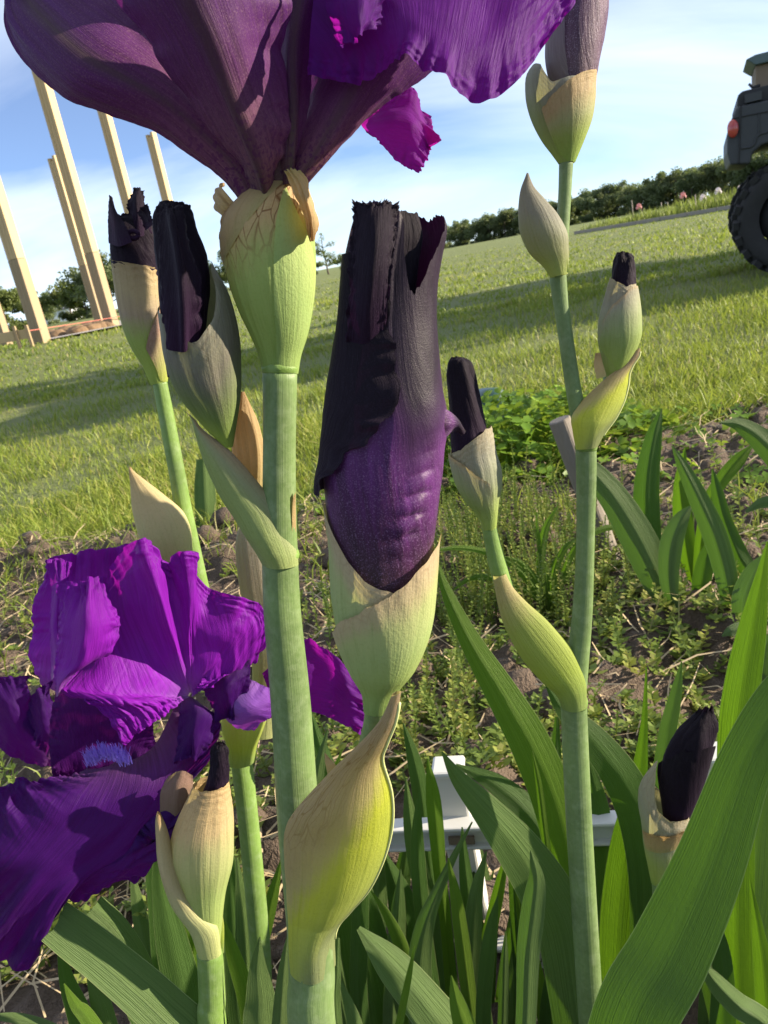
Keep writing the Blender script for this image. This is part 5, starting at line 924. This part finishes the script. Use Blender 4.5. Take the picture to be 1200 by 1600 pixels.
sheet('papery_edge', BF1, [('a', 165, BF1.V(1320)), (1030, 1318), (1060, 1306), ('a', 5, BF1.V(1300))], [('a', 170, BF1.V(1292)), (1030, 1288), (1062, 1278), ('a', 0, BF1.V(1274))], MS_PAPER, f1_, (.04, .10), 40, 12, .05, 9, 0, 3)
BFb, fb_ = rolled_bud(F_, [((1040, 1300), (1078, 1296)), ((1036, 1262), (1084, 1262)), ((1032, 1222), (1095, 1226)), ((1036, 1190), (1106, 1186)), ((1050, 1160), (1114, 1152)), ((1070, 1134), (1118, 1128)), ((1088, 1112), (1116, 1110))], YF, MP_BLACK, 44, .75, .07, .09, 4, .09)
sheet('petal', BFb, [('a', 185, .02), ('a', 140, .0), ('a', 90, .0), ('a', 30, .02)], [('a', 188, BFb.V(1195)), (1042, 1180), (1075, 1158), (1118, 1168)], MP_BLACK, fb_, (.03, .10), 60, 50, .07, 9, .02, 8)

# ================================================================== LEAVES
def fan(px, py, Y, label, group='iris leaf fans in the bed'):
    p = PX(px, py, Y); return empty('iris_leaf_fan', (p[0], p[1], 0.0), label, 'leaves', group)
f1 = fan(985, 1600, .34, 'fan of the broadest sword leaves in front of the half hidden black bud')
leaf(((1300, 985, 4), (1262, 1030, 22), (1215, 1100, 36), (1162, 1200, 40), (1108, 1350, 50), (1045, 1490, 58), (985, 1605, 60)), (.36, .33), M_LEAF, f1, seed=1, fold=.12)
leaf(((1199, 846, 1), (1190, 900, 9), (1176, 980, 20), (1160, 1070, 26), (1150, 1160, 27), (1150, 1300, 27), (1150, 1450, 27)), .42, M_LEAFY, f1, seed=2)
leaf(((1212, 1120, 2), (1198, 1200, 24), (1184, 1300, 34), (1176, 1400, 34), (1165, 1520, 30), (1160, 1620, 28)), .45, M_LEAFG, f1, seed=3)
leaf(((1096, 1500, 1), (1114, 1530, 13), (1150, 1568, 18), (1205, 1612, 20)), .36, M_LEAFG, f1, seed=4, fold=.5)
leaf(((1172, 1375, 1), (1182, 1440, 8), (1192, 1510, 14), (1200, 1600, 16)), .40, M_LEAFY, f1, seed=5)
leaf(((1120, 1430, 1), (1128, 1490, 13), (1130, 1560, 18), (1128, 1640, 20)), .42, M_LEAF, f1, seed=6)
leaf(((1062, 1432, 1), (1085, 1480, 10), (1110, 1540, 14), (1130, 1620, 16)), .44, M_LEAFG, f1, seed=7)
f2 = fan(905, 1600, .42, 'fan of long pointed leaves crossing behind the slender branching stalk')
leaf(((679, 868, 1), (698, 925, 9), (735, 1002, 17), (785, 1085, 26), (830, 1165, 32), (868, 1260, 34), (890, 1360, 34), (905, 1480, 30), (912, 1620, 26)), (.46, .43), M_LEAFY, f2, seed=8, fold=.15)
leaf(((690, 1174, 1), (717, 1217, 13), (760, 1266, 24), (806, 1322, 35), (850, 1388, 42), (882, 1455, 44), (900, 1570, 40)), (.38, .41), M_LEAFG, f2, seed=9, fold=.15)
leaf(((852, 1068, 1), (880, 1108, 13), (930, 1160, 24), (975, 1222, 30), (1003, 1295, 32), (1015, 1400, 30), (1010, 1560, 26)), (.45, .46), M_LEAF, f2, seed=10, fold=.12)
leaf(((1010, 1042, 1), (1006, 1140, 6), (996, 1230, 15), (980, 1320, 25), (968, 1420, 28), (962, 1520, 26), (958, 1620, 24)), .47, M_LEAFY, f2, seed=11, fold=.12)
leaf(((1065, 1034, 1), (1056, 1085, 9), (1042, 1150, 13), (1030, 1250, 14), (1015, 1400, 14)), .50, M_LEAFG, f2, seed=12)
leaf(((829, 1328, 1), (838, 1370, 12), (833, 1420, 18), (826, 1480, 18), (823, 1560, 16), (822, 1640, 16)), .36, M_LEAFG, f2, seed=13, fold=.35)
leaf(((832, 1174, 1), (842, 1225, 5), (850, 1290, 6), (858, 1360, 6), (866, 1460, 6)), .42, M_LEAFY, f2, seed=14)
leaf(((870, 1120, 3), (868, 1200, 10), (870, 1320, 12), (880, 1450, 12), (890, 1600, 12)), .49, M_LEAF, f2, seed=15)
leaf(((918, 1180, 4), (935, 1270, 18), (942, 1380, 20), (940, 1500, 20)), .52, M_LEAF, f2, seed=16)
leaf(((712, 1195, 2), (775, 1225, 16), (830, 1275, 22), (868, 1350, 22), (890, 1450, 20)), (.50, .47), M_LEAF, f2, seed=17, fold=.2)
f3 = fan(660, 1620, .45, 'low dense fan of leaves in front of the white plastic frame')
for i, (pts, Y, m_) in enumerate((
    (((668, 1185, 1), (676, 1240, 11), (682, 1300, 12), (688, 1370, 10), (698, 1460, 9), (706, 1560, 9)), .46, M_LEAFY), (((634, 1216, 1), (641, 1280, 11), (650, 1340, 14), (668, 1410, 17), (690, 1510, 17)), .48, M_LEAFG),
    (((738, 1284, 1), (711, 1335, 5), (683, 1395, 9), (663, 1450, 15), (655, 1520, 19), (660, 1620, 19)), .43, M_LEAFG), (((705, 1524, 1), (714, 1565, 12), (728, 1612, 18), (742, 1670, 20)), .36, M_LEAFY),
    (((560, 1450, 4), (610, 1505, 25), (665, 1570, 32), (715, 1640, 36)), .37, M_LEAFG), (((648, 1478, 1), (638, 1530, 5), (628, 1580, 6), (620, 1640, 6)), .35, M_LEAFY),
    (((528, 1300, 2), (548, 1380, 26), (568, 1470, 38), (588, 1560, 42), (605, 1660, 42)), .47, M_LEAF), (((600, 1330, 2), (628, 1410, 22), (645, 1500, 30), (655, 1620, 30)), .52, M_LEAF),
    (((580, 1392, 1), (610, 1440, 8), (632, 1500, 12), (640, 1600, 12)), .44, M_LEAFY), (((775, 1380, 1), (770, 1440, 8), (765, 1520, 10), (760, 1620, 10)), .52, M_LEAF), (((742, 1400, 2), (748, 1470, 13), (745, 1550, 16), (740, 1650, 16)), .47, M_LEAF),
    (((790, 1455, 1), (788, 1510, 7), (786, 1580, 8), (785, 1660, 8)), .42, M_LEAFG), (((630, 1130, 1), (645, 1180, 10), (658, 1240, 14), (668, 1330, 14), (680, 1420, 14)), .60, M_LEAF), (((600, 1300, 1), (592, 1390, 14), (585, 1480, 18), (590, 1600, 20)), .55, M_LEAFG),
    (((512, 1140, 1), (498, 1200, 9), (490, 1260, 11), (495, 1360, 12)), .62, M_LEAFG), (((535, 1170, 1), (515, 1230, 6), (505, 1320, 8), (505, 1420, 8)), .58, M_LEAFY), (((485, 1110, 1), (505, 1180, 12), (530, 1250, 14), (560, 1340, 14)), .66, M_LEAF),
    (((530, 1530, 1), (545, 1570, 8), (560, 1620, 12)), .36, M_LEAFG), (((722, 1292, 1), (726, 1350, 9), (734, 1420, 13), (745, 1520, 14)), .44, M_LEAF), (((760, 1330, 1), (745, 1390, 10), (738, 1460, 14), (735, 1560, 14)), .43, M_LEAFG), (((700, 1340, 1), (712, 1400, 9), (722, 1470, 12), (735, 1570, 12)), .42, M_LEAFY), (((655, 1235, 1), (652, 1300, 9), (655, 1370, 12), (665, 1470, 12)), .45, M_LEAF), (((778, 1400, 1), (768, 1450, 9), (760, 1510, 12), (755, 1600, 12)), .41, M_LEAF))):
    leaf(pts, Y, m_, f3, seed=20 + i, fold=.25)
f4 = fan(300, 1620, .36, 'fan of iris leaves with cut blunt ends below the open purple bloom')
leaf(((86, 1440, 30), (120, 1466, 32), (170, 1505, 33), (250, 1575, 36), (330, 1660, 38)), (.33, .33), M_LEAFG, f4, seed=41, blunt=True, fold=.10, name='cut_leaf')
leaf(((146, 1418, 19), (180, 1450, 19), (215, 1500, 17), (250, 1580, 15)), .37, M_LEAFG, f4, seed=42, blunt=True, fold=.2, name='cut_leaf')
for i, (pts, Y, m_) in enumerate((
    (((92, 1470, 3), (104, 1530, 11), (122, 1580, 17), (145, 1640, 22)), .40, M_LEAF), (((100, 1537, 1), (118, 1570, 8), (150, 1610, 12)), .35, M_LEAFY), (((138, 1515, 4), (155, 1560, 14), (172, 1620, 16)), .41, M_LEAFG),
    (((406, 1464, 1), (403, 1510, 13), (407, 1560, 23), (412, 1625, 29)), .335, M_LEAFG), (((350, 1440, 2), (364, 1490, 11), (384, 1555, 14), (400, 1640, 14)), .39, M_LEAFY), (((449, 1462, 1), (443, 1520, 9), (438, 1595, 13), (436, 1660, 13)), .33, M_LEAFG),
    (((246, 1320, 6), (252, 1390, 14), (268, 1470, 24), (286, 1550, 28), (298, 1640, 28)), .37, M_LEAF), (((232, 1270, 1), (236, 1330, 10), (246, 1420, 14), (256, 1540, 14)), .43, M_LEAF), (((190, 1555, 3), (215, 1580, 16), (250, 1630, 20)), .39, M_LEAF),
    (((528, 1465, 3), (526, 1520, 7), (526, 1600, 9)), .315, M_LEAFG), (((352, 1290, 2), (360, 1370, 12), (366, 1460, 16), (374, 1580, 18)), .47, M_LEAF), (((370, 1340, 2), (378, 1420, 10), (384, 1520, 14)), .45, M_LEAFG), (((258, 1450, 2), (262, 1520, 8), (264, 1600, 9)), .38, M_LEAFY),
    (((-10, 1588, 4), (30, 1592, 8), (80, 1610, 10), (120, 1640, 10)), .35, M_LEAFG))):
    leaf(pts, Y, m_, f4, seed=45 + i)
# low leaves that fill the bed behind the stalks
fl = [fan(x_, 1500, y_, lab) for x_, y_, lab in ((560, .62, 'dark fan of leaves low between the thick stem and the white frame'), (800, .66, 'dark fan of leaves just behind the white frame'), (1080, .60, 'dark fan of leaves low behind the broadest leaf'), (330, .55, 'shaded fan of leaves behind the short tan sheathed bud'))]
gl = random.Random(5)
for i, (x0, x1, cnt) in enumerate(((490, 640, 16), (690, 960, 30), (1000, 1230, 20), (240, 430, 9))):
    for j in range(cnt):
        xb = gl.uniform(x0, x1); yt_ = gl.uniform(1270, 1420) if i != 3 else gl.uniform(1330, 1460); ln = gl.uniform(-70, 70); w_ = gl.uniform(9, 17); Yl = gl.uniform(.44, .66) if i != 3 else gl.uniform(.47, .58)
        leaf(((xb + ln, yt_, 1), (xb + ln * .75, yt_ + 60, w_ * .75), (xb + ln * .4, yt_ + 140, w_), (xb, yt_ + 240, w_)), Yl, gl.choice((M_LEAF, M_LEAF, M_LEAFG, M_LEAFY)), fl[i], seed=300 + i * 40 + j, n=24, fold=.25)
# clump farther back on the right
yc = float(G(1060, 950)[1])
f5 = empty('iris_leaf_fan', (*G(1060, 950)[:2], 0), 'separate clump of grey green iris leaves on bare soil near the grey stake', 'leaves', 'iris leaf fans in the bed')
for i, (pts, dY, m_) in enumerate((
    (((1034, 638, 1), (1022, 680, 12), (1012, 740, 18), (1010, 800, 20), (1018, 870, 18), (1036, 935, 13), (1048, 965, 8)), .02, M_LEAF), (((905, 715, 8), (930, 742, 18), (962, 782, 23), (997, 842, 27), (1026, 902, 25), (1050, 955, 14)), -.03, M_LEAFG),
    (((1082, 789, 1), (1064, 812, 12), (1049, 850, 17), (1045, 900, 15), (1052, 955, 9)), -.05, M_LEAFG), (((1050, 696, 1), (1070, 735, 10), (1092, 780, 15), (1115, 832, 18), (1133, 892, 17), (1147, 972, 12)), -.10, M_LEAFG),
    (((1177, 694, 1), (1155, 718, 10), (1130, 747, 11), (1108, 785, 10), (1095, 850, 9), (1090, 930, 8)), .05, M_LEAFY), (((1070, 700, 1), (1065, 760, 12), (1070, 840, 15), (1085, 925, 11)), .06, M_LEAFY),
    (((1113, 732, 1), (1121, 770, 9), (1132, 812, 11), (1152, 862, 14), (1176, 905, 12), (1185, 960, 9)), -.02, M_LEAF), (((1125, 660, 1), (1156, 664, 11), (1192, 690, 18), (1228, 735, 20), (1250, 820, 16), (1255, 920, 12)), .0, M_LEAFG),
    (((1165, 800, 2), (1195, 785, 9), (1240, 790, 12), (1270, 850, 10)), .0, M_LEAFG), (((1196, 865, 2), (1180, 895, 16), (1165, 935, 20), (1162, 985, 14)), -.12, M_LEAFG), (((1128, 994, 1), (1145, 985, 9), (1168, 985, 12), (1185, 1010, 10)), -.16, M_LEAFG),
    (((1112, 838, 1), (1104, 870, 12), (1096, 910, 14), (1090, 955, 9)), -.03, M_LEAF), (((1212, 980, 1), (1196, 1010, 8), (1190, 1050, 10)), -.2, M_LEAFG), (((1000, 905, 2), (1022, 915, 10), (1045, 950, 9)), -.02, M_LEAFG))):
    leaf(pts, yc + dY, m_, f5, seed=70 + i, fold=.3)
# arching daylily-like tuft
yt = float(G(858, 948)[1])
gt = empty('grass_tuft', (*G(858, 948)[:2], 0), 'tuft of narrow arching bright green blades on the soil behind the branching stalk', 'grass tuft')
for i, pts in enumerate(((((871, 791, 1), (852, 828, 6), (845, 880, 7), (850, 945, 5)),), (((906, 838, 1), (882, 858, 5), (866, 892, 7), (860, 948, 5)),), (((668, 862, 1), (720, 856, 4), (775, 868, 5), (822, 902, 6), (850, 948, 5)),), (((705, 925, 1), (735, 904, 4), (775, 904, 5), (825, 925, 5), (855, 950, 4)),),
                         (((1018, 829, 1), (980, 823, 4), (935, 829, 5), (895, 862, 5), (866, 948, 5)),), (((838, 800, 1), (842, 850, 4), (852, 900, 5), (858, 948, 4)),), (((905, 900, 1), (890, 895, 4), (875, 915, 5), (862, 948, 4)),), (((790, 870, 1), (815, 880, 4), (840, 910, 5), (855, 948, 4)),))):
    leaf(pts[0], yt, M_LEAFY, gt, 'blade', True, .3, seed=90 + i, n=26)
for i, (pts, px, lab) in enumerate(((((470, 912, 1), (500, 902, 5), (545, 905, 6)), (560, 915), 'narrow arching blade in the soil beside the fat bud, upper one'), (((470, 1005, 1), (488, 965, 6), (512, 930, 7), (530, 915, 5)), (532, 912), 'pale drooping leaf between the thick stem and the fat bud'))):
    pass
# cut leaf stub standing on the soil
g_ = G(320, 836); cs = empty('cut_leaf_stub', g_, 'grey green cut off leaf stub standing upright on the soil', 'leaf stub')
leaf(((318, 716, 11), (320, 760, 16), (321, 800, 16), (320, 838, 13)), float(g_[1]), M_LEAFG, cs, 'blade', True, .3, blunt=True, seed=99)

# ================================================================== THINGS IN THE BED
# weathered wooden stake
sb = G(962, 893); ys = float(sb[1]); top = PX(874, 655, ys + .02, 0); ax = nrm(top - sb); M_STAKE = mat_wood('grey_stake', (.10, .09, .08), (.21, .19, .165), 3)
P_ = cr([sb - ax * .06, (sb + top) / 2, top], 12); hw_ = 18 * depth(top) / F0
sk = mk('wooden_stake', *tube(P_, np.linspace(hw_ * .95, hw_, 12), 9), M_STAKE, smooth=False); bevel(sk, .002, 1)
tag(sk, 'weathered grey wooden stake leaning in the soil behind the branching stalk', 'stake')
# white plastic edging frame among the leaves
k = N('white_plastic'); pn = k.noise(k.obj(), 25, 4); M_PLASTIC = k.end(k.transl(k.bsdf(k.mix(k.math('MULTIPLY', pn, .5), (.66, .66, .64), (.48, .48, .44)), .42, k.bump(pn, .1, .001)), (.8, .8, .75), .12))
YW = 0.505; wb = PX(735, 1480, YW, 0); wf = empty('white_frame', (wb[0], wb[1], 0), 'white plastic frame with posts and flat rails standing among the iris leaves', 'frame')
def on_z(x, y, z): d = ray(x, y); return CAM + d * ((z - CAM_H) / d[2])
pT = PX(700, 1196, YW, 0); zr = float(PX(709, 1281, YW, 0)[2]); zl = max(.03, float(PX(737, 1474, YW, 0)[2])); dirw = nrm(on_z(960, 1268, zr) - on_z(640, 1280, zr)); dirw[2] = 0; dirw = nrm(dirw); nw = np.array([-dirw[1], dirw[0], 0]); zt = float(pT[2])
FR = np.stack([dirw, nw, [0, 0, 1.0]], 1); pc = np.array([pT[0], pT[1], 0]); sc_ = depth(pT) / F0
def wpiece(name, parts): return bevel(mk(name, *join([box(pc + dirw * s_ + nw * n__ + np.array([0, 0, z_]), sz, FR) for s_, n__, z_, sz in parts]), M_PLASTIC, wf, smooth=False), .0022, 2)
for q in (0.0, .19, .38):
    wpiece('post', [(q, 0, zt / 2, (48 * sc_, .020, zt)), (q, -.001, zt - .001, (51 * sc_, .023, .006))])
for z in (zr, zl):
    wpiece('rail', [(.15, -.013, z - 2 * sc_, (.50, .008, 38 * sc_)), (.15, -.016, z + 18 * sc_, (.502, .015, .004)), (.15, -.0155, z - 20 * sc_, (.501, .013, .003))])
mk('slot', *box(pc + nw * -.021 + dirw * .004 + np.array([0, 0, zr - .002]), (.020, .003, .006), FR), M_CARD, wf, smooth=False)
# dark green tub in the grass
gb = G(757, 660); M_GREENP = plain('green_plastic', (.022, .065, .055), .4, .2, 30, .05)
zs = np.array([0, .0, .02, .085, .10, .106, .106]); rs_ = np.array([.0, .052, .058, .060, .056, .045, .0]); axg = nrm(np.array([.25, -1, .1]))
tg_ = empty('green_canister', gb, 'dark green round plastic canister lying on the lawn behind a black bud', 'canister')
cg = PX(754, 634, float(gb[1]), 0); cg[2] = .058
mk('body', *tube(np.array([cg + axg * z for z in (0, .004, .012, .10, .112, .116)]) , [.02, .050, .058, .060, .056, .02], 26), M_GREENP, tg_)
mk('cap', *tube(np.array([cg + axg * z for z in (.114, .117, .128, .130)]), [.04, .047, .046, .02], 24), M_GREENP, tg_)

# clods, straw, weeds, clover
clods = []; n_ = 0; Vc = []; Fc_ = []
for i in range(420):
    x = random.uniform(-1.2, 1.9); y = random.uniform(.35, float(bed_edge(x)) + .05); r_ = random.choice((.006, .009, .012, .02, .03)) * random.uniform(.7, 1.3)
    v_, f_ = rock((x, y, soil_z(x, y) + r_ * .3), (r_, r_ * random.uniform(.7, 1), r_ * .7), 200 + i, (5, 7)); Vc.append(v_); Fc_.append(np.asarray(f_) + n_); n_ += len(v_)
tag(mk('soil_crumbs', np.vstack(Vc), np.vstack(Fc_), M_SOIL), 'loose brown crumbs and lumps of soil in the flower bed', 'soil', kind='stuff')
k = N('straw'); M_STRAW = k.end(k.bsdf(k.mix(k.noise(k.obj(), 40), (.30, .22, .12), (.52, .42, .26)), .7))
Vs = []; Fs_ = []; n_ = 0
for i in range(5200):
    x = random.uniform(-1.2, 1.9); y = random.uniform(.4, float(bed_edge(x)) + .15); L = random.uniform(.02, .11); a = random.uniform(0, 6.28); z = soil_z(x, y) + .004
    p = np.array([x, y, z]); e = p + np.array([math.cos(a) * L, math.sin(a) * L, random.uniform(-.003, .02)]); m_ = (p + e) / 2 + np.array([random.gauss(0, .006), random.gauss(0, .006), .004]); w = np.array([-math.sin(a), math.cos(a), .4]) * random.uniform(.0006, .0014)
    Vs += [p - w, p + w, m_ - w, m_ + w, e - w * .5, e + w * .5]; Fs_ += [[n_, n_ + 1, n_ + 3, n_ + 2], [n_ + 2, n_ + 3, n_ + 5, n_ + 4]]; n_ += 6
tag(mk('straw_litter', Vs, np.array(Fs_), M_STRAW), 'scattered dry straw and dead grass stems on the soil', 'straw', kind='stuff')
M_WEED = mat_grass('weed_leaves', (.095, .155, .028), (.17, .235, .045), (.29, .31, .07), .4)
def sprig(P, h, leafs, ls, lean):
    V = []; Fq = []; U = []; n = 0; d = np.array([random.gauss(0, lean), random.gauss(0, lean), 1.0]); d /= np.linalg.norm(d); sd = random.random(); bend = np.array([random.gauss(0, lean), random.gauss(0, lean), 0])
    w = np.array([1, 0, 0]) * .0009
    prev = P
    for t in (.5, 1.0):
        q = P + d * h * t + bend * h * t * t * .5; V += [prev - w, prev + w, q + w, q - w]; U += [(sd, .5)] * 4; Fq.append([n, n + 1, n + 2, n + 3]); n += 4; prev = q
    for i in range(leafs):
        t = .12 + .88 * i / leafs; c = P + d * h * t + bend * h * t * t * .5; az = i * 2.4 + sd * 6; s = ls * (1.15 - .6 * t) * random.uniform(.7, 1.3); o = np.array([math.cos(az), math.sin(az), random.uniform(.1, .9)]); o /= np.linalg.norm(o); b = np.cross(o, [0, 0, 1.0]); b /= np.linalg.norm(b)
        V += [c, c + o * s * .55 + b * s * .3, c + o * s, c + o * s * .55 - b * s * .3]; U += [(min(.95, sd * .6 + random.random() * .4), .7)] * 4; Fq.append([n, n + 1, n + 2, n + 3]); n += 4
    return V, Fq, U
Vw, Fw, Uw = [], [], []; n_ = 0
def add_sprigs(count, region, h, nl, ls, lean):
    global n_
    for i in range(count):
        px, py = region(); g = G(px, py)
        if g[1] > bed_edge(g[0]) + .25: continue
        v_, f_, u_ = sprig(np.array([g[0], g[1], soil_z(g[0], g[1]) - .004]), random.uniform(*h), nl, ls, lean); Vw.extend(v_); Uw.extend(u_); Fw.extend([[a + n_ for a in q] for q in f_]); n_ += len(v_)
add_sprigs(300, lambda: (random.gauss(790, 70), random.uniform(820, 1010)), (.05, .15), 44, .008, .12)
add_sprigs(90, lambda: (random.uniform(620, 760), random.uniform(960, 1250)), (.04, .11), 30, .009, .2)
add_sprigs(90, lambda: (random.uniform(920, 1200), random.uniform(760, 1120)), (.03, .09), 18, .014, .25)
add_sprigs(90, lambda: (random.uniform(440, 640), random.uniform(850, 1250)), (.03, .09), 26, .009, .25)
add_sprigs(110, lambda: (random.uniform(-20, 420), random.uniform(1240, 1600)), (.04, .10), 24, .014, .2)
add_sprigs(620, lambda: (random.uniform(430, 1220), random.uniform(800, 1300)), (.012, .045), 16, .015, .6)
add_sprigs(160, lambda: (random.uniform(-20, 430), random.uniform(900, 1600)), (.012, .045), 16, .015, .6)
add_sprigs(60, lambda: (random.uniform(-10, 300), random.uniform(880, 1150)), (.02, .06), 14, .013, .3)
add_sprigs(60, lambda: (random.uniform(800, 1200), random.uniform(1150, 1350)), (.03, .09), 26, .009, .25)
tag(mk('weeds', Vw, np.array(Fw), M_WEED, uv=Uw), 'small yellow green weeds sprouting across the soil', 'weeds', kind='stuff')
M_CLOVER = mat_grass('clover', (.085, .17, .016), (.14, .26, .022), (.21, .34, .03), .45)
Vl, Fl_, Ul = [], [], []; n_ = 0
def clover(P, s):
    global n_
    ti = nrm(np.array([random.gauss(0, .5), random.gauss(0, .5), 1.0])); a0 = random.uniform(0, 6.28); sd = random.random(); x = nrm(np.cross(ti, [.3, .2, .9])); y = np.cross(ti, x)
    for j in range(3):
        a = a0 + j * 2.094; o = x * math.cos(a) + y * math.sin(a); b = np.cross(ti, o); 
        Vl.extend([P, P + o * s * .45 + b * s * .42 + ti * s * .12, P + o * s * .95 + b * s * .30 + ti * s * .05, P + o * s * .85, P + o * s * .95 - b * s * .30 + ti * s * .05, P + o * s * .45 - b * s * .42 + ti * s * .12]); Ul.extend([(sd * .85, .8)] * 6)
        Fl_.extend([[n_, n_ + 1, n_ + 2, n_ + 3], [n_, n_ + 3, n_ + 4, n_ + 5]]); n_ += 6
    g = P.copy(); g[2] = 0.0; w = np.array([.0008, 0, 0]); Vl.extend([g - w, g + w, P + w, P - w]); Ul.extend([(sd, .3)] * 4); Fl_.append([n_, n_ + 1, n_ + 2, n_ + 3]); n_ += 4
c0 = G(800, 735); c1 = G(700, 790)
for i in range(900):
    r_ = random.random() ** .5; a = random.uniform(0, 6.28); x = c0[0] + .02 + .42 * r_ * math.cos(a); y = c0[1] + .28 * r_ * math.sin(a); z = .16 * (1 - r_ ** 2) * random.uniform(.35, 1) + .03 + .02 * random.random(); clover(np.array([x, y, z]), random.uniform(.018, .032))
for i in range(260):
    r_ = random.random() ** .5; a = random.uniform(0, 6.28); clover(np.array([c1[0] + .30 * r_ * math.cos(a), c1[1] + .12 * r_ * math.sin(a), .02 + .07 * random.random()]), random.uniform(.015, .026))
for i in range(260):
    g = G(random.uniform(900, 1230), random.uniform(650, 780)); clover(np.array([g[0], g[1], .02 + .05 * random.random()]), random.uniform(.012, .026))
tag(mk('clover_patch', Vl, np.array(Fl_), M_CLOVER, uv=Ul), 'low bright green clover growing along the edge of the soil', 'clover', kind='stuff')
# taller unmown grass at the bed edge
n = 5200; x = RNG.uniform(-1.7, 2.4, n); y = bed_edge(x) + RNG.normal(.03, .07, n); vv_, ff_, uu_ = blades(np.stack([x, y, 0 * x], -1), RNG.uniform(.04, .12, n), RNG.uniform(.002, .005, n), RNG.uniform(.2, 1.1, n), np.clip(RNG.normal(.45, .22, n), 0, 1))
n2 = 5200; x2 = RNG.uniform(-1.5, 2.2, n2); y2 = bed_edge(x2) - np.abs(RNG.normal(0, .45, n2)); kq = (vnoise(np.stack([x2 * 3, y2 * 3], -1), 51, 2) > -.05) & (y2 > .75); x2, y2 = x2[kq], y2[kq]; n2 = len(x2)
v3_, f3_, u3_ = blades(np.stack([x2, y2, np.array([soil_z(a_, b_) for a_, b_ in zip(x2, y2)]) - .004], -1), RNG.uniform(.025, .085, n2), RNG.uniform(.0018, .004, n2), RNG.uniform(.3, 1.2, n2), np.clip(RNG.normal(.4, .2, n2), 0, 1))
ff_ = np.vstack([ff_, f3_ + len(vv_)]); vv_ = np.vstack([vv_, v3_]); uu_ = np.vstack([uu_, u3_])
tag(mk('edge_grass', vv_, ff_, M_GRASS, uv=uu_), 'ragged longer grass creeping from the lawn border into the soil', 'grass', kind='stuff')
